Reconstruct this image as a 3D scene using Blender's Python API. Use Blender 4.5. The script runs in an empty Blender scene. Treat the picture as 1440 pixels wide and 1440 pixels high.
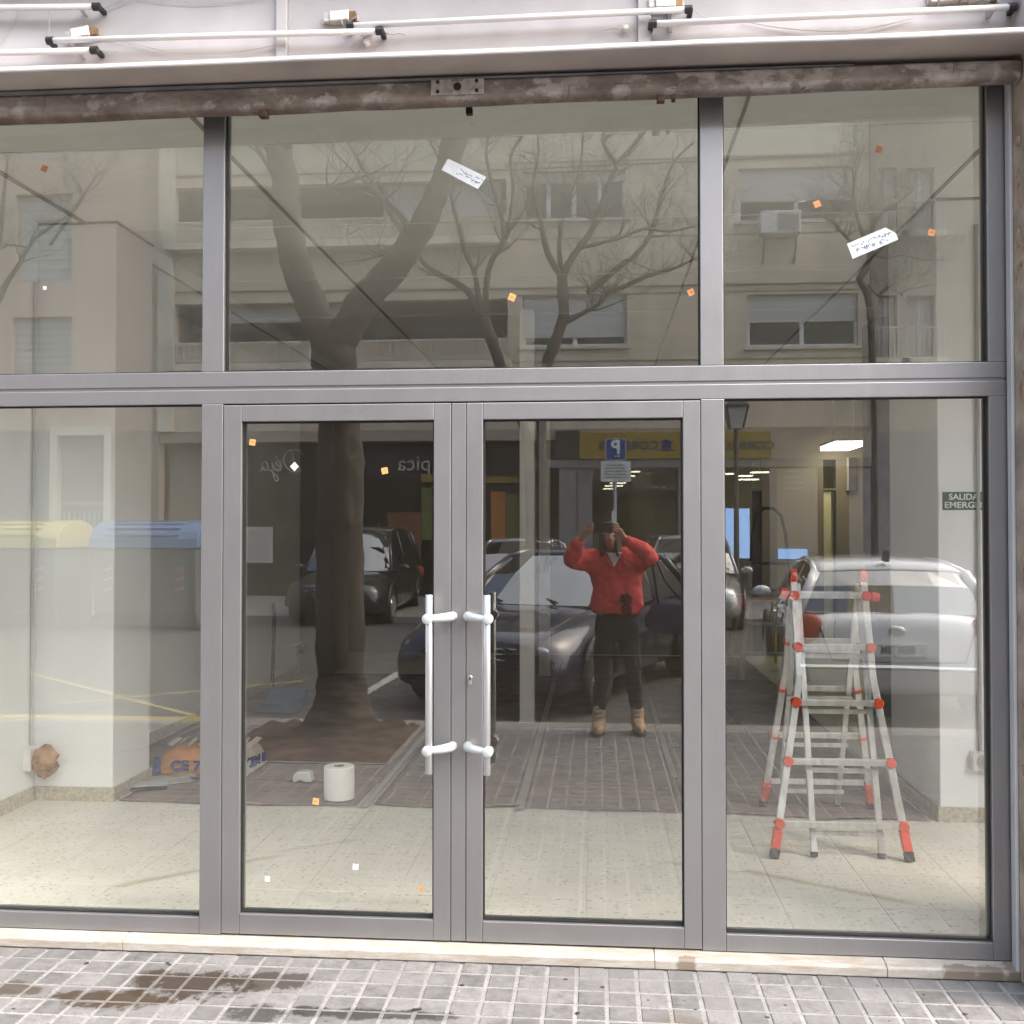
import bpy, bmesh, math, random
from mathutils import Vector, Matrix
random.seed(7)
R_ = math.radians
S = bpy.context.scene
COL = S.collection

# ---------------------------------------------------------------- camera, world, sun, exposure
CAM = Vector((0.0, -3.8, 1.58))
YAW, PITCH = R_(4.733), R_(1.052)
cam_d = bpy.data.cameras.new('camera')
cam_d.sensor_width = 36.0
cam_d.lens = 36.0
cam_d.clip_start = 0.01
cam_d.clip_end = 400
cam = bpy.data.objects.new('camera', cam_d)
COL.objects.link(cam)
cam.location = CAM
cam.rotation_euler = (math.pi / 2 + PITCH, 0, YAW)
S.camera = cam

W = bpy.data.worlds.new('World')
S.world = W
W.use_nodes = True
nt = W.node_tree
nt.nodes.clear()
out = nt.nodes.new('ShaderNodeOutputWorld')
bg = nt.nodes.new('ShaderNodeBackground')
sky = nt.nodes.new('ShaderNodeTexSky')
sky.sky_type = 'NISHITA'
sky.sun_disc = False
SUN_EL, SUN_AZ = R_(48), R_(109)          # azimuth measured clockwise from +Y: high over the right end of the street
sky.sun_elevation = SUN_EL
sky.sun_rotation = SUN_AZ
sky.air_density = 1.0
sky.dust_density = 6.0
sky.ozone_density = 1.0
hs = nt.nodes.new('ShaderNodeHueSaturation')   # a high white overcast instead of a deep blue
hs.inputs['Saturation'].default_value = 0.9
nt.links.new(sky.outputs[0], hs.inputs['Color'])
nt.links.new(hs.outputs[0], bg.inputs['Color'])
bg.inputs['Strength'].default_value = 0.15
nt.links.new(bg.outputs[0], out.inputs['Surface'])

sl = bpy.data.lights.new('sun', 'SUN')
sl.energy = 1.5
sl.angle = R_(130)
sl.color = (1.0, 0.985, 0.955)
sun = bpy.data.objects.new('sun', sl)
COL.objects.link(sun)
sd = Vector((math.sin(SUN_AZ) * math.cos(SUN_EL), math.cos(SUN_AZ) * math.cos(SUN_EL), math.sin(SUN_EL)))
sun.rotation_euler = sd.to_track_quat('Z', 'Y').to_euler()
sun.location = (-4, -10, 30)

S.view_settings.view_transform = 'Standard'
S.view_settings.look = 'None'
S.view_settings.gamma = 1.0
S.view_settings.exposure = 2.16
S.view_settings.use_curve_mapping = False
S.render.engine = 'CYCLES'
S.cycles.use_denoising = True
S.cycles.max_bounces = 10
S.cycles.diffuse_bounces = 7
S.cycles.glossy_bounces = 5
S.cycles.transparent_max_bounces = 16
S.cycles.caustics_reflective = False
S.cycles.caustics_refractive = False

# ---------------------------------------------------------------- measuring helpers
_look = Vector((-math.sin(YAW) * math.cos(PITCH), math.cos(YAW) * math.cos(PITCH), math.sin(PITCH)))
_right = Vector((math.cos(YAW), math.sin(YAW), 0))
_up = _right.cross(_look)


def _ray(u, v):
    return _look + _right * ((u - 720) / 1440) - _up * ((v - 720) / 1440)


def at_y(u, v, y):
    d = _ray(u, v)
    return CAM + d * ((y - CAM.y) / d.y)


def at_z(u, v, z=0.05):
    d = _ray(u, v)
    return CAM + d * ((z - CAM.z) / d.z)


def mir_y(u, v, y):           # a place in the street (y < 0) measured from its mirror image in the shop glass (plane y = 0.03)
    p = at_y(u, v, 0.06 - y)
    return Vector((p.x, y, p.z))


def mir_z(u, v, z=0.0):
    p = at_z(u, v, z)
    return Vector((p.x, 0.06 - p.y, p.z))


# ---------------------------------------------------------------- materials
def lin(r, g=None, b=None):
    return (r, r if g is None else g, r if b is None else b, 1)


def new_mat(name):
    m = bpy.data.materials.new(name)
    m.use_nodes = True
    n = m.node_tree.nodes
    return m, n, m.node_tree.links, n['Principled BSDF']


def nd(n, t, **k):
    x = n.new(t)
    for a, b in k.items():
        if a in x.inputs.keys():
            x.inputs[a].default_value = b
        else:
            setattr(x, a, b)
    return x


def mixc(n, l, fac, a, b, blend='MIX'):
    m = n.new('ShaderNodeMix')
    m.data_type = 'RGBA'
    m.blend_type = blend
    for i, v in ((0, fac), (6, a), (7, b)):
        if isinstance(v, bpy.types.NodeSocket):
            l.new(v, m.inputs[i])
        else:
            m.inputs[i].default_value = v
    return m.outputs[2]


def ramp(n, l, src, p0, p1, c0=(0, 0, 0, 1), c1=(1, 1, 1, 1)):
    r = n.new('ShaderNodeValToRGB')
    r.color_ramp.elements[0].position = p0
    r.color_ramp.elements[1].position = p1
    r.color_ramp.elements[0].color = c0
    r.color_ramp.elements[1].color = c1
    l.new(src, r.inputs[0])
    return r.outputs[0]


def pos(n, l, scale=(1, 1, 1)):
    g = n.new('ShaderNodeNewGeometry')
    v = n.new('ShaderNodeVectorMath')
    v.operation = 'MULTIPLY'
    v.inputs[1].default_value = scale
    l.new(g.outputs['Position'], v.inputs[0])
    return v.outputs[0]


def noise(n, l, vec, scale, detail=4, rough=0.55):
    t = nd(n, 'ShaderNodeTexNoise', Scale=scale, Detail=detail, Roughness=rough)
    l.new(vec, t.inputs['Vector'])
    return t.outputs['Fac']


def bump(n, l, b, h, strength=0.3, dist=0.002):
    x = nd(n, 'ShaderNodeBump', Strength=strength, Distance=dist)
    l.new(h, x.inputs['Height'])
    l.new(x.outputs[0], b.inputs['Normal'])


def mat(name, col, rough=0.6, metal=0.0, var=0.12, scale=6.0, bmp=0.0, bscale=60.0, stretch=(1, 1, 1), spec=None, coat=0.0):
    """Plain surface: base colour broken up by two octaves of wear, optional fine relief."""
    m, n, l, b = new_mat(name)
    c = lin(*col) if isinstance(col, tuple) else lin(col)
    v = pos(n, l, stretch)
    f = noise(n, l, v, scale)
    dark = tuple(x * (1 - var * 1.6) for x in c[:3]) + (1,)
    light = tuple(min(1, x * (1 + var)) for x in c[:3]) + (1,)
    l.new(ramp(n, l, f, 0.3, 0.7, dark, light), b.inputs['Base Color'])
    b.inputs['Roughness'].default_value = rough
    b.inputs['Metallic'].default_value = metal
    if coat:
        b.inputs['Coat Weight'].default_value = coat
        b.inputs['Coat Roughness'].default_value = 0.03
    if spec is not None:
        b.inputs['Specular IOR Level'].default_value = spec
    if bmp:
        bump(n, l, b, noise(n, l, pos(n, l, stretch), bscale, 6), bmp)
    return m


def emis(name, col, strength):
    m, n, l, b = new_mat(name)
    b.inputs['Base Color'].default_value = lin(0.8)
    b.inputs['Emission Color'].default_value = lin(*col)
    b.inputs['Emission Strength'].default_value = strength
    return m


def glass_mat(name, r0, tint, gloss=(1, 1, 1), dust=0.0):
    """Clear pane: part of the light passes straight through, part mirrors, a little is scattered by dust and wiping marks."""
    m, n, l, b = new_mat(name)
    n.remove(b)
    o = n['Material Output']
    lw = nd(n, 'ShaderNodeLayerWeight', Blend=0.5)
    p = n.new('ShaderNodeMath')
    p.operation = 'POWER'
    p.inputs[1].default_value = 4.0
    l.new(lw.outputs['Facing'], p.inputs[0])
    a = n.new('ShaderNodeMath')
    a.operation = 'MULTIPLY_ADD'
    a.inputs[1].default_value = 1 - r0
    a.inputs[2].default_value = r0
    l.new(p.outputs[0], a.inputs[0])
    t = nd(n, 'ShaderNodeBsdfTransparent', Color=lin(*tint))
    g = nd(n, 'ShaderNodeBsdfGlossy', Roughness=0.0, Color=lin(*gloss))
    mx = n.new('ShaderNodeMixShader')
    l.new(a.outputs[0], mx.inputs[0])
    l.new(t.outputs[0], mx.inputs[1])
    l.new(g.outputs[0], mx.inputs[2])
    res = mx.outputs[0]
    if dust:
        d = nd(n, 'ShaderNodeBsdfDiffuse', Color=lin(0.62, 0.60, 0.56))
        f = noise(n, l, pos(n, l, (1, 1, .35)), 1.6, 4, 0.55)
        f2 = noise(n, l, pos(n, l, (1, 1, .6)), 9.0, 8, 0.72)
        s1 = ramp(n, l, f, 0.30, 0.75, lin(dust * .35), lin(dust))
        s2 = ramp(n, l, f2, 0.60, 0.80, lin(0), lin(dust * 1.1))
        ad = n.new('ShaderNodeMath')
        l.new(s1, ad.inputs[0])
        l.new(s2, ad.inputs[1])
        m2 = n.new('ShaderNodeMixShader')
        l.new(ad.outputs[0], m2.inputs[0])
        l.new(res, m2.inputs[1])
        l.new(d.outputs[0], m2.inputs[2])
        res = m2.outputs[0]
    l.new(res, o.inputs['Surface'])
    return m


M = {}
M['glass'] = glass_mat('coated_glass', 0.162, (0.98, 0.985, 0.96), (0.99, 1.0, 0.96), 0.011)
M['glass_in'] = glass_mat('inner_glass', 0.0, (0.985, 0.99, 0.98))
M['glass_edge'] = mat('glass_edge', (0.02, 0.03, 0.028), 0.3)


def frame_material():
    m, n, l, b = new_mat('anodised_aluminium')
    v = pos(n, l)
    f = noise(n, l, v, 2.2, 3)
    f2 = noise(n, l, pos(n, l, (160, 160, 3)), 3.0, 3)
    c = ramp(n, l, f, 0.3, 0.75, lin(0.318, 0.316, 0.322), lin(0.345, 0.343, 0.349))
    c = mixc(n, l, 0.18, c, ramp(n, l, f2, 0.3, 0.7, lin(0.26), lin(0.42)))
    l.new(c, b.inputs['Base Color'])
    sm = noise(n, l, pos(n, l, (1, 1, .5)), 14.0, 7, 0.72)
    c = mixc(n, l, ramp(n, l, sm, 0.58, 0.78, lin(0), lin(0.12)), c, lin(0.42, 0.41, 0.40))
    l.new(c, b.inputs['Base Color'])
    l.new(ramp(n, l, sm, 0.35, 0.7, lin(0.38), lin(0.45)), b.inputs['Roughness'])
    b.inputs['Metallic'].default_value = 0.80
    bump(n, l, b, f2, 0.05, 0.0006)
    return m


M['alu'] = frame_material()
M['gasket'] = mat('black_gasket', 0.012, 0.55)
M['handle'] = mat('brushed_steel', (0.52, 0.54, 0.55), 0.28, 0.7, 0.05, 30, stretch=(1, 1, 0.1))
M['handle_cast'] = mat('cast_bracket', (0.47, 0.51, 0.51), 0.4, 0.1, 0.04)
M['white_paint'] = mat('white_paint', (0.50, 0.50, 0.505), 0.5, 0, 0.07, 3, 0.15, 25)
M['sign_white'] = mat('sign_white', (0.49, 0.47, 0.468), 0.45, 0, 0.11, 3.0, 0.05, 20)
M['sign_cream'] = mat('sign_cream', (0.43, 0.375, 0.34), 0.6, 0, 0.12, 3, 0.1, 25)
M['tube_white'] = mat('tube_glass', (0.66, 0.66, 0.66), 0.15, 0, 0.02)
M['black'] = mat('black_plastic', 0.014, 0.45, 0, 0.2)
M['ballast'] = mat('ballast_metal', (0.58, 0.56, 0.50), 0.45, 0.4, 0.2, 40)
M['label_paper'] = mat('label_paper', (0.80, 0.84, 0.86), 0.7, 0, 0.05, 40)
M['ink'] = mat('ink', (0.10, 0.13, 0.16), 0.8)
M['cable'] = mat('grey_cable', (0.45, 0.43, 0.42), 0.5)
M['inner_wall'] = mat('inner_wall', (0.84, 0.86, 0.86), 0.75, 0, 0.04, 1.5, 0.1, 40)
M['ceiling'] = mat('ceiling_paint', (0.84, 0.84, 0.80), 0.8, 0, 0.05, 1.2)
M['dark_line'] = mat('ceiling_joint', (0.36, 0.34, 0.31), 0.8)
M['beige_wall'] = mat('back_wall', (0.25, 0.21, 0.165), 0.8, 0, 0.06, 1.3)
M['skirting'] = mat('terrazzo_skirting', (0.50, 0.46, 0.37), 0.45, 0, 0.18, 45)
M['brown_paper'] = mat('floor_paper', (0.27, 0.215, 0.195), 0.85, 0, 0.16, 4.5, 0.5, 9)
M['tape'] = mat('masking_tape', (0.42, 0.38, 0.35), 0.5, 0, 0.08)
M['roll_white'] = mat('paper_roll', (0.84, 0.84, 0.82), 0.8, 0, 0.03)
M['card'] = mat('cardboard', (0.36, 0.22, 0.11), 0.8, 0, 0.35, 14, 0.4, 30)
M['sack_orange'] = mat('sack_orange', (0.56, 0.25, 0.07), 0.7, 0, 0.15, 10, 0.4, 18)
M['sack_white'] = mat('sack_white', (0.66, 0.62, 0.56), 0.7, 0, 0.15, 10, 0.4, 18)
M['sack_blue'] = mat('sack_blue', (0.02, 0.07, 0.30), 0.7)
M['stone_grey'] = mat('tile_offcut', (0.42, 0.40, 0.36), 0.5, 0, 0.2, 20)
M['ladder_alu'] = mat('ladder_aluminium', (0.66, 0.66, 0.64), 0.33, 0.5, 0.16, 25, stretch=(1, 1, 0.2))
M['orange_plastic'] = mat('orange_plastic', (0.68, 0.07, 0.025), 0.42, 0, 0.08)
M['pink_plastic'] = mat('pink_plastic', (0.72, 0.11, 0.13), 0.42, 0, 0.08)
M['rubber'] = mat('rubber', 0.025, 0.7)
M['green_sign'] = mat('exit_green', (0.0, 0.06, 0.028), 0.5, 0, 0.03)
M['sign_letters'] = mat('exit_letters', (0.78, 0.82, 0.76), 0.5, 0, 0.02)
M['socket'] = mat('socket_white', (0.72, 0.71, 0.67), 0.35)
M['orange_sticker'] = mat('orange_sticker', (0.80, 0.36, 0.13), 0.6, 0, 0.1, 60)
M['white_sticker'] = mat('white_sticker', (0.82, 0.82, 0.74), 0.6, 0, 0.05, 60)
M['brown_sticker'] = mat('brown_sticker', (0.42, 0.15, 0.06), 0.6, 0, 0.2, 60)
M['blue_dustpan'] = mat('blue_plastic', (0.07, 0.15, 0.28), 0.4)
M['post_white'] = mat('post_white', (0.86, 0.85, 0.82), 0.6, 0, 0.04)
M['lamp_on'] = emis('lamp_on', (1.0, 0.95, 0.72), 2.2)
M['room_light_paint'] = mat('room_light_paint', (0.72, 0.66, 0.42), 0.8, 0, 0.05)  # yellow light of the back room put into the surface colour
M['door_dark'] = mat('door_dark', (0.07, 0.055, 0.045), 0.4)
M['asphalt'] = mat('asphalt', (0.07, 0.068, 0.065), 0.9, 0, 0.2, 3, 0.4, 90)
M['line_white'] = mat('road_line_white', (0.42, 0.415, 0.40), 0.7, 0, 0.2, 9)
M['line_yellow'] = mat('road_line_yellow', (0.34, 0.285, 0.115), 0.7, 0, 0.2, 9)
M['kerb'] = mat('kerb_granite', (0.20, 0.185, 0.17), 0.8, 0, 0.15, 20)
M['soil'] = mat('pit_soil', (0.060, 0.040, 0.028), 0.95, 0, 0.35, 9, 0.8, 25)
M['far_paving'] = mat('far_paving', (0.28, 0.26, 0.245), 0.85, 0, 0.15, 4)
M['facade'] = mat('facade_render', (0.70, 0.595, 0.465), 0.85, 0, 0.13, 2.2, 0.2, 12, stretch=(1, 1, 0.25))
M['facade_light'] = mat('facade_cream', (0.77, 0.71, 0.57), 0.85, 0, 0.12, 2.4, 0.2, 12, stretch=(1, 1, 0.25))
M['facade_pink'] = mat('facade_pink', (0.66, 0.50, 0.40), 0.85, 0, 0.06, 0.8, 0.2, 12, stretch=(1, 1, 0.4))
M['facade_brown'] = mat('facade_brown', (0.42, 0.35, 0.27), 0.85, 0, 0.08, 0.8)
M['joint'] = mat('facade_joint', (0.30, 0.25, 0.20), 0.9)
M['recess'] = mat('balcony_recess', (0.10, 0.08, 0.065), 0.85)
M['rail'] = mat('rail_white', (0.60, 0.56, 0.49), 0.5)
M['blind'] = mat('roller_blind', (0.52, 0.52, 0.51), 0.6, 0, 0.12, 2.0, stretch=(.2, 1, 9))
M['win_frame'] = mat('window_frame', (0.70, 0.71, 0.72), 0.4)
M['win_glass'] = mat('window_glass', (0.035, 0.038, 0.042), 0.04)
M['curtain'] = mat('curtain', (0.48, 0.46, 0.42), 0.9, 0, 0.15, 14, stretch=(6, 1, 0.2))
M['shop_dark'] = mat('shopfront_dark', (0.055, 0.045, 0.038), 0.35)
M['shop_glass'] = mat('shop_glass', (0.028, 0.025, 0.02), 0.06)
M['post_yellow'] = mat('yellow_fascia', (0.34, 0.235, 0.035), 0.55, 0, 0.08)
M['post_blue'] = mat('navy_letters', (0.02, 0.035, 0.16), 0.5)
M['poster_blue'] = emis('poster_blue', (0.12, 0.36, 0.85), 0.8)  # emission put into the blue posters so that they look bright
M['shop_orange'] = mat('orange_panel', (0.55, 0.20, 0.04), 0.6)
M['shop_green'] = mat('green_panel', (0.17, 0.175, 0.05), 0.6)
M['shop_grey'] = mat('grey_panel', (0.26, 0.24, 0.23), 0.6)
M['script_white'] = mat('script_letters', (0.62, 0.60, 0.57), 0.6)
M['bark'] = mat('bark', (0.060, 0.048, 0.039), 0.95, 0, 0.35, 7, 0.9, 14, stretch=(1, 1, 0.25))
M['twig'] = mat('twig', (0.055, 0.043, 0.033), 0.95, 0, 0.25)
M['car_blue'] = mat('paint_navy', (0.012, 0.013, 0.030), 0.3, 0.2, 0.03, 2, coat=1.0)
M['car_white'] = mat('paint_white', (0.74, 0.76, 0.78), 0.3, 0, 0.02, 2, coat=1.0)
M['car_dark'] = mat('paint_black', (0.012, 0.013, 0.014), 0.3, 0.1, 0.05, 2, coat=1.0)
M['car_silver'] = mat('paint_silver', (0.42, 0.43, 0.44), 0.3, 0.6, 0.03, 2, coat=1.0)
M['car_glass'] = mat('car_glass', (0.012, 0.016, 0.018), 0.02, 0, 0.05, spec=1.0)
for nd_ in M['car_glass'].node_tree.nodes:
    if nd_.type == 'BSDF_PRINCIPLED':
        nd_.inputs['IOR'].default_value = 2.3
M['chrome'] = mat('chrome', (0.78, 0.78, 0.78), 0.12, 0.95, 0.02)
M['head_lamp'] = mat('head_lamp', (0.30, 0.31, 0.34), 0.08, 0.6, 0.2, 40)
M['tail_lamp'] = mat('tail_lamp', (0.35, 0.035, 0.02), 0.15)
M['plate'] = mat('number_plate', (0.74, 0.74, 0.70), 0.4)
M['bin_body'] = mat('container_grey', (0.13, 0.135, 0.135), 0.6)
M['bin_yellow'] = mat('container_yellow', (0.52, 0.44, 0.15), 0.5)
M['bin_blue'] = mat('container_blue', (0.13, 0.22, 0.40), 0.5)
M['bin_red'] = mat('chevron_red', (0.42, 0.05, 0.04), 0.5)
M['lamp_iron'] = mat('cast_iron', (0.05, 0.055, 0.05), 0.5)
M['lamp_pane'] = mat('lantern_pane', (0.50, 0.50, 0.46), 0.3)
M['post_steel'] = mat('galvanised_post', (0.40, 0.40, 0.40), 0.45, 0.4)
M['park_blue'] = mat('parking_blue', (0.02, 0.06, 0.28), 0.4)
M['jacket'] = mat('red_fleece', (0.72, 0.085, 0.085), 0.9, 0, 0.2, 14, 0.4, 60)
M['skin'] = mat('skin', (0.46, 0.25, 0.17), 0.55, 0, 0.08, 12)
M['hair'] = mat('brown_hair', (0.045, 0.028, 0.018), 0.6, 0, 0.3, 60, stretch=(6, 6, 0.5))
M['trousers'] = mat('dark_trousers', (0.035, 0.032, 0.034), 0.9, 0, 0.2, 12)
M['boots'] = mat('tan_boots', (0.42, 0.28, 0.16), 0.75, 0, 0.2, 20)
M['shirt'] = mat('white_shirt', (0.72, 0.72, 0.76), 0.8)
M['emblem'] = mat('dark_red_emblem', (0.10, 0.004, 0.010), 0.9)
M['bag'] = mat('navy_bag', (0.010, 0.020, 0.06), 0.6, 0, 0.3, 9, 0.6, 14)
M['phone'] = mat('phone_black', (0.02, 0.02, 0.022), 0.2)
M['phone_rim'] = mat('phone_rim', (0.70, 0.69, 0.66), 0.25, 0.6)
M['stone_pillar'] = mat('pillar_stone', (0.36, 0.30, 0.235), 0.8, 0, 0.25, 9, 0.5, 35)
M['brick_red'] = mat('flaked_plaster', (0.40, 0.27, 0.20), 0.9, 0, 0.3, 25, 0.6, 40)
M['yellow_bar'] = mat('yellow_bar', (0.66, 0.45, 0.03), 0.5)
M['gel_white'] = mat('plaster_lump', (0.66, 0.66, 0.60), 0.8)
M['rust'] = mat('rust', (0.11, 0.06, 0.035), 0.85, 0, 0.4, 30)
M['clay'] = mat('weathered_plate', (0.40, 0.36, 0.33), 0.6, 0.2, 0.3, 30)


def beam_material():
    m, n, l, b = new_mat('weathered_steel_beam')
    f = noise(n, l, pos(n, l, (1, 1, 2.2)), 5.0, 8, 0.7)
    c = ramp(n, l, f, 0.34, 0.66, lin(0.115, 0.092, 0.078), lin(0.30, 0.262, 0.235))
    # old paint left in ragged plates, thickest along the middle of the face
    f2 = noise(n, l, pos(n, l, (1.0, 1, 1.5)), 11.0, 7, 0.62)
    f3 = noise(n, l, pos(n, l, (1, 1, 1)), 1.7, 3, 0.5)
    ad = n.new('ShaderNodeMath')
    ad.operation = 'MULTIPLY_ADD'
    ad.inputs[1].default_value = 0.55
    l.new(f3, ad.inputs[0])
    l.new(f2, ad.inputs[2])
    c = mixc(n, l, ramp(n, l, ad.outputs[0], 0.785, 0.86), c, ramp(n, l, noise(n, l, pos(n, l), 24.0, 4), 0.3, 0.7, lin(0.27, 0.245, 0.225), lin(0.46, 0.415, 0.385)))
    # scratches and runs
    st = noise(n, l, pos(n, l, (7, 1, 1.0)), 2.0, 7, 0.75)
    c = mixc(n, l, ramp(n, l, st, 0.60, 0.72), c, lin(0.10, 0.065, 0.045))
    sc = noise(n, l, pos(n, l, (1.5, 1, 40)), 4.0, 6, 0.75)
    c = mixc(n, l, ramp(n, l, sc, 0.63, 0.70), c, lin(0.07, 0.05, 0.04))
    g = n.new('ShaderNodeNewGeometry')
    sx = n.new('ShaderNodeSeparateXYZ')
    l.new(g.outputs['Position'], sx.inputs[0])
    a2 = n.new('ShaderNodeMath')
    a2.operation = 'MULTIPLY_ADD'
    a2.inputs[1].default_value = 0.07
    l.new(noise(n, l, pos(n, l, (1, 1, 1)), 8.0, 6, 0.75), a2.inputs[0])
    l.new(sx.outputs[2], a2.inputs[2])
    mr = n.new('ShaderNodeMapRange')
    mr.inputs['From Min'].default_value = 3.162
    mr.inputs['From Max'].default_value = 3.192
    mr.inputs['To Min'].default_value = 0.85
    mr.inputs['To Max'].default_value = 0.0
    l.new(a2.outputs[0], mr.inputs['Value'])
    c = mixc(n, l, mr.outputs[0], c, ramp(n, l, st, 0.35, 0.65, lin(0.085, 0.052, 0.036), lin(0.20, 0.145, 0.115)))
    l.new(c, b.inputs['Base Color'])
    b.inputs['Roughness'].default_value = 0.8
    bump(n, l, b, ad.outputs[0], 0.6, 0.006)
    return m


M['beam'] = beam_material()




def dist_mask(n, l, cx, cy, rx, ry, edge=0.24, wob=0.75, nscale=11.0):
    """A stain with a ragged outline of its own, centred at a place on the ground."""
    g = n.new('ShaderNodeNewGeometry')
    s = n.new('ShaderNodeVectorMath')
    s.operation = 'SUBTRACT'
    s.inputs[1].default_value = (cx, cy, 0)
    l.new(g.outputs['Position'], s.inputs[0])
    q = n.new('ShaderNodeVectorMath')
    q.operation = 'MULTIPLY'
    q.inputs[1].default_value = (1 / rx, 1 / ry, 0)
    l.new(s.outputs[0], q.inputs[0])
    ln = n.new('ShaderNodeVectorMath')
    ln.operation = 'LENGTH'
    l.new(q.outputs[0], ln.inputs[0])
    a = n.new('ShaderNodeMath')
    a.operation = 'MULTIPLY_ADD'
    a.inputs[1].default_value = -3 * wob
    nz = n.new('ShaderNodeMath')
    nz.operation = 'SUBTRACT'
    nz.inputs[1].default_value = 0.5
    l.new(noise(n, l, pos(n, l), nscale, 6, 0.68), nz.inputs[0])
    l.new(nz.outputs[0], a.inputs[0])
    l.new(ln.outputs['Value'], a.inputs[2])
    return ramp(n, l, a.outputs[0], 0.80 - edge, 0.80, lin(1), lin(0))


def sill_material():
    m, n, l, b = new_mat('marble_sill')
    f = noise(n, l, pos(n, l, (1, 4, 4)), 8.0, 8, 0.68)
    c = ramp(n, l, f, 0.38, 0.60, lin(0.33, 0.295, 0.245), lin(0.42, 0.405, 0.37))
    f2 = noise(n, l, pos(n, l, (1.6, 7, 12)), 10.0, 8, 0.78)
    c = mixc(n, l, ramp(n, l, f2, 0.575, 0.66), c, lin(0.30, 0.23, 0.165))
    cr = noise(n, l, pos(n, l, (0.8, 9, 9)), 5.0, 6, 0.7)
    ab = n.new('ShaderNodeMath')
    ab.operation = 'SUBTRACT'
    ab.inputs[1].default_value = 0.5
    l.new(cr, ab.inputs[0])
    aa = n.new('ShaderNodeMath')
    aa.operation = 'ABSOLUTE'
    l.new(ab.outputs[0], aa.inputs[0])
    c = mixc(n, l, ramp(n, l, aa.outputs[0], 0.0, 0.012, lin(0.75), lin(0)), c, lin(0.24, 0.19, 0.15))
    for cx, cy, rx, ry in ((1.27, -0.05, .09, .04), (1.37, -0.05, .07, .035), (1.465, -0.05, .05, .08), (0.32, -0.05, .05, .03)):
        mk = dist_mask(n, l, cx, cy, rx, ry, .25, .5, 30.0)
        c = mixc(n, l, mk, c, lin(0.20, 0.165, 0.13))
    l.new(c, b.inputs['Base Color'])
    b.inputs['Roughness'].default_value = 0.6
    bump(n, l, b, f2, 0.6, 0.004)
    return m


def paving_material(name, c0, c1, grout=False):
    m, n, l, b = new_mat(name)
    oi = n.new('ShaderNodeObjectInfo')
    v = pos(n, l)
    f = noise(n, l, v, 22.0, 8, 0.72)
    c = ramp(n, l, f, 0.33, 0.67, c0, c1)
    f2 = noise(n, l, v, 3.2, 4, 0.6)
    c = mixc(n, l, ramp(n, l, f2, 0.42, 0.66), c, lin(0.185, 0.184, 0.184))
    if not grout:
        hv = nd(n, 'ShaderNodeHueSaturation', Saturation=1.0)
        mr = n.new('ShaderNodeMapRange')
        mr.inputs['To Min'].default_value = 0.78
        mr.inputs['To Max'].default_value = 1.16
        l.new(oi.outputs['Random'], mr.inputs['Value'])
        l.new(mr.outputs[0], hv.inputs['Value'])
        l.new(c, hv.inputs['Color'])
        c = hv.outputs[0]
    sp = noise(n, l, v, 120.0, 2, 0.5)
    c = mixc(n, l, ramp(n, l, sp, 0.58, 0.70), c, lin(0.13, 0.125, 0.12))
    k = 0.5 if grout else 1.0
    for (cx, cy, rx, ry, colr, amt) in (
            (-1.42, -0.30, 0.30, 0.15, lin(0.030, 0.020, 0.013), 0.9),
            (-1.62, -0.44, 0.26, 0.09, lin(0.040, 0.026, 0.014), 0.9),
            (-1.16, -0.27, 0.22, 0.12, lin(0.032, 0.023, 0.016), 0.8),
            (-2.02, -0.39, 0.16, 0.07, lin(0.045, 0.031, 0.018), 0.75),
            (-0.75, -0.47, 0.46, 0.05, lin(0.02, 0.018, 0.017), 0.8),
            (-1.10, -0.50, 0.16, 0.09, lin(0.018, 0.017, 0.016), 0.75),
            (0.27, -0.45, 0.16, 0.09, lin(0.11, 0.09, 0.06), 0.55),
            (-0.2, -0.62, 0.5, 0.2, lin(0.085, 0.08, 0.077), 0.6)):
        mk = dist_mask(n, l, cx, cy, rx, ry)
        mm = n.new('ShaderNodeMath')
        mm.operation = 'MULTIPLY'
        mm.inputs[1].default_value = amt * k
        l.new(mk, mm.inputs[0])
        c = mixc(n, l, mm.outputs[0], c, colr)
    l.new(c, b.inputs['Base Color'])
    b.inputs['Roughness'].default_value = 0.8
    b.inputs['Specular IOR Level'].default_value = 0.2
    bump(n, l, b, f, 0.45, 0.003)
    return m


M['sill'] = sill_material()
M['paver'] = paving_material('cement_paver', lin(0.096, 0.096, 0.096), lin(0.205, 0.204, 0.203))
M['grout'] = paving_material('pale_grout', lin(0.225, 0.223, 0.219), lin(0.305, 0.302, 0.298), True)


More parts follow.
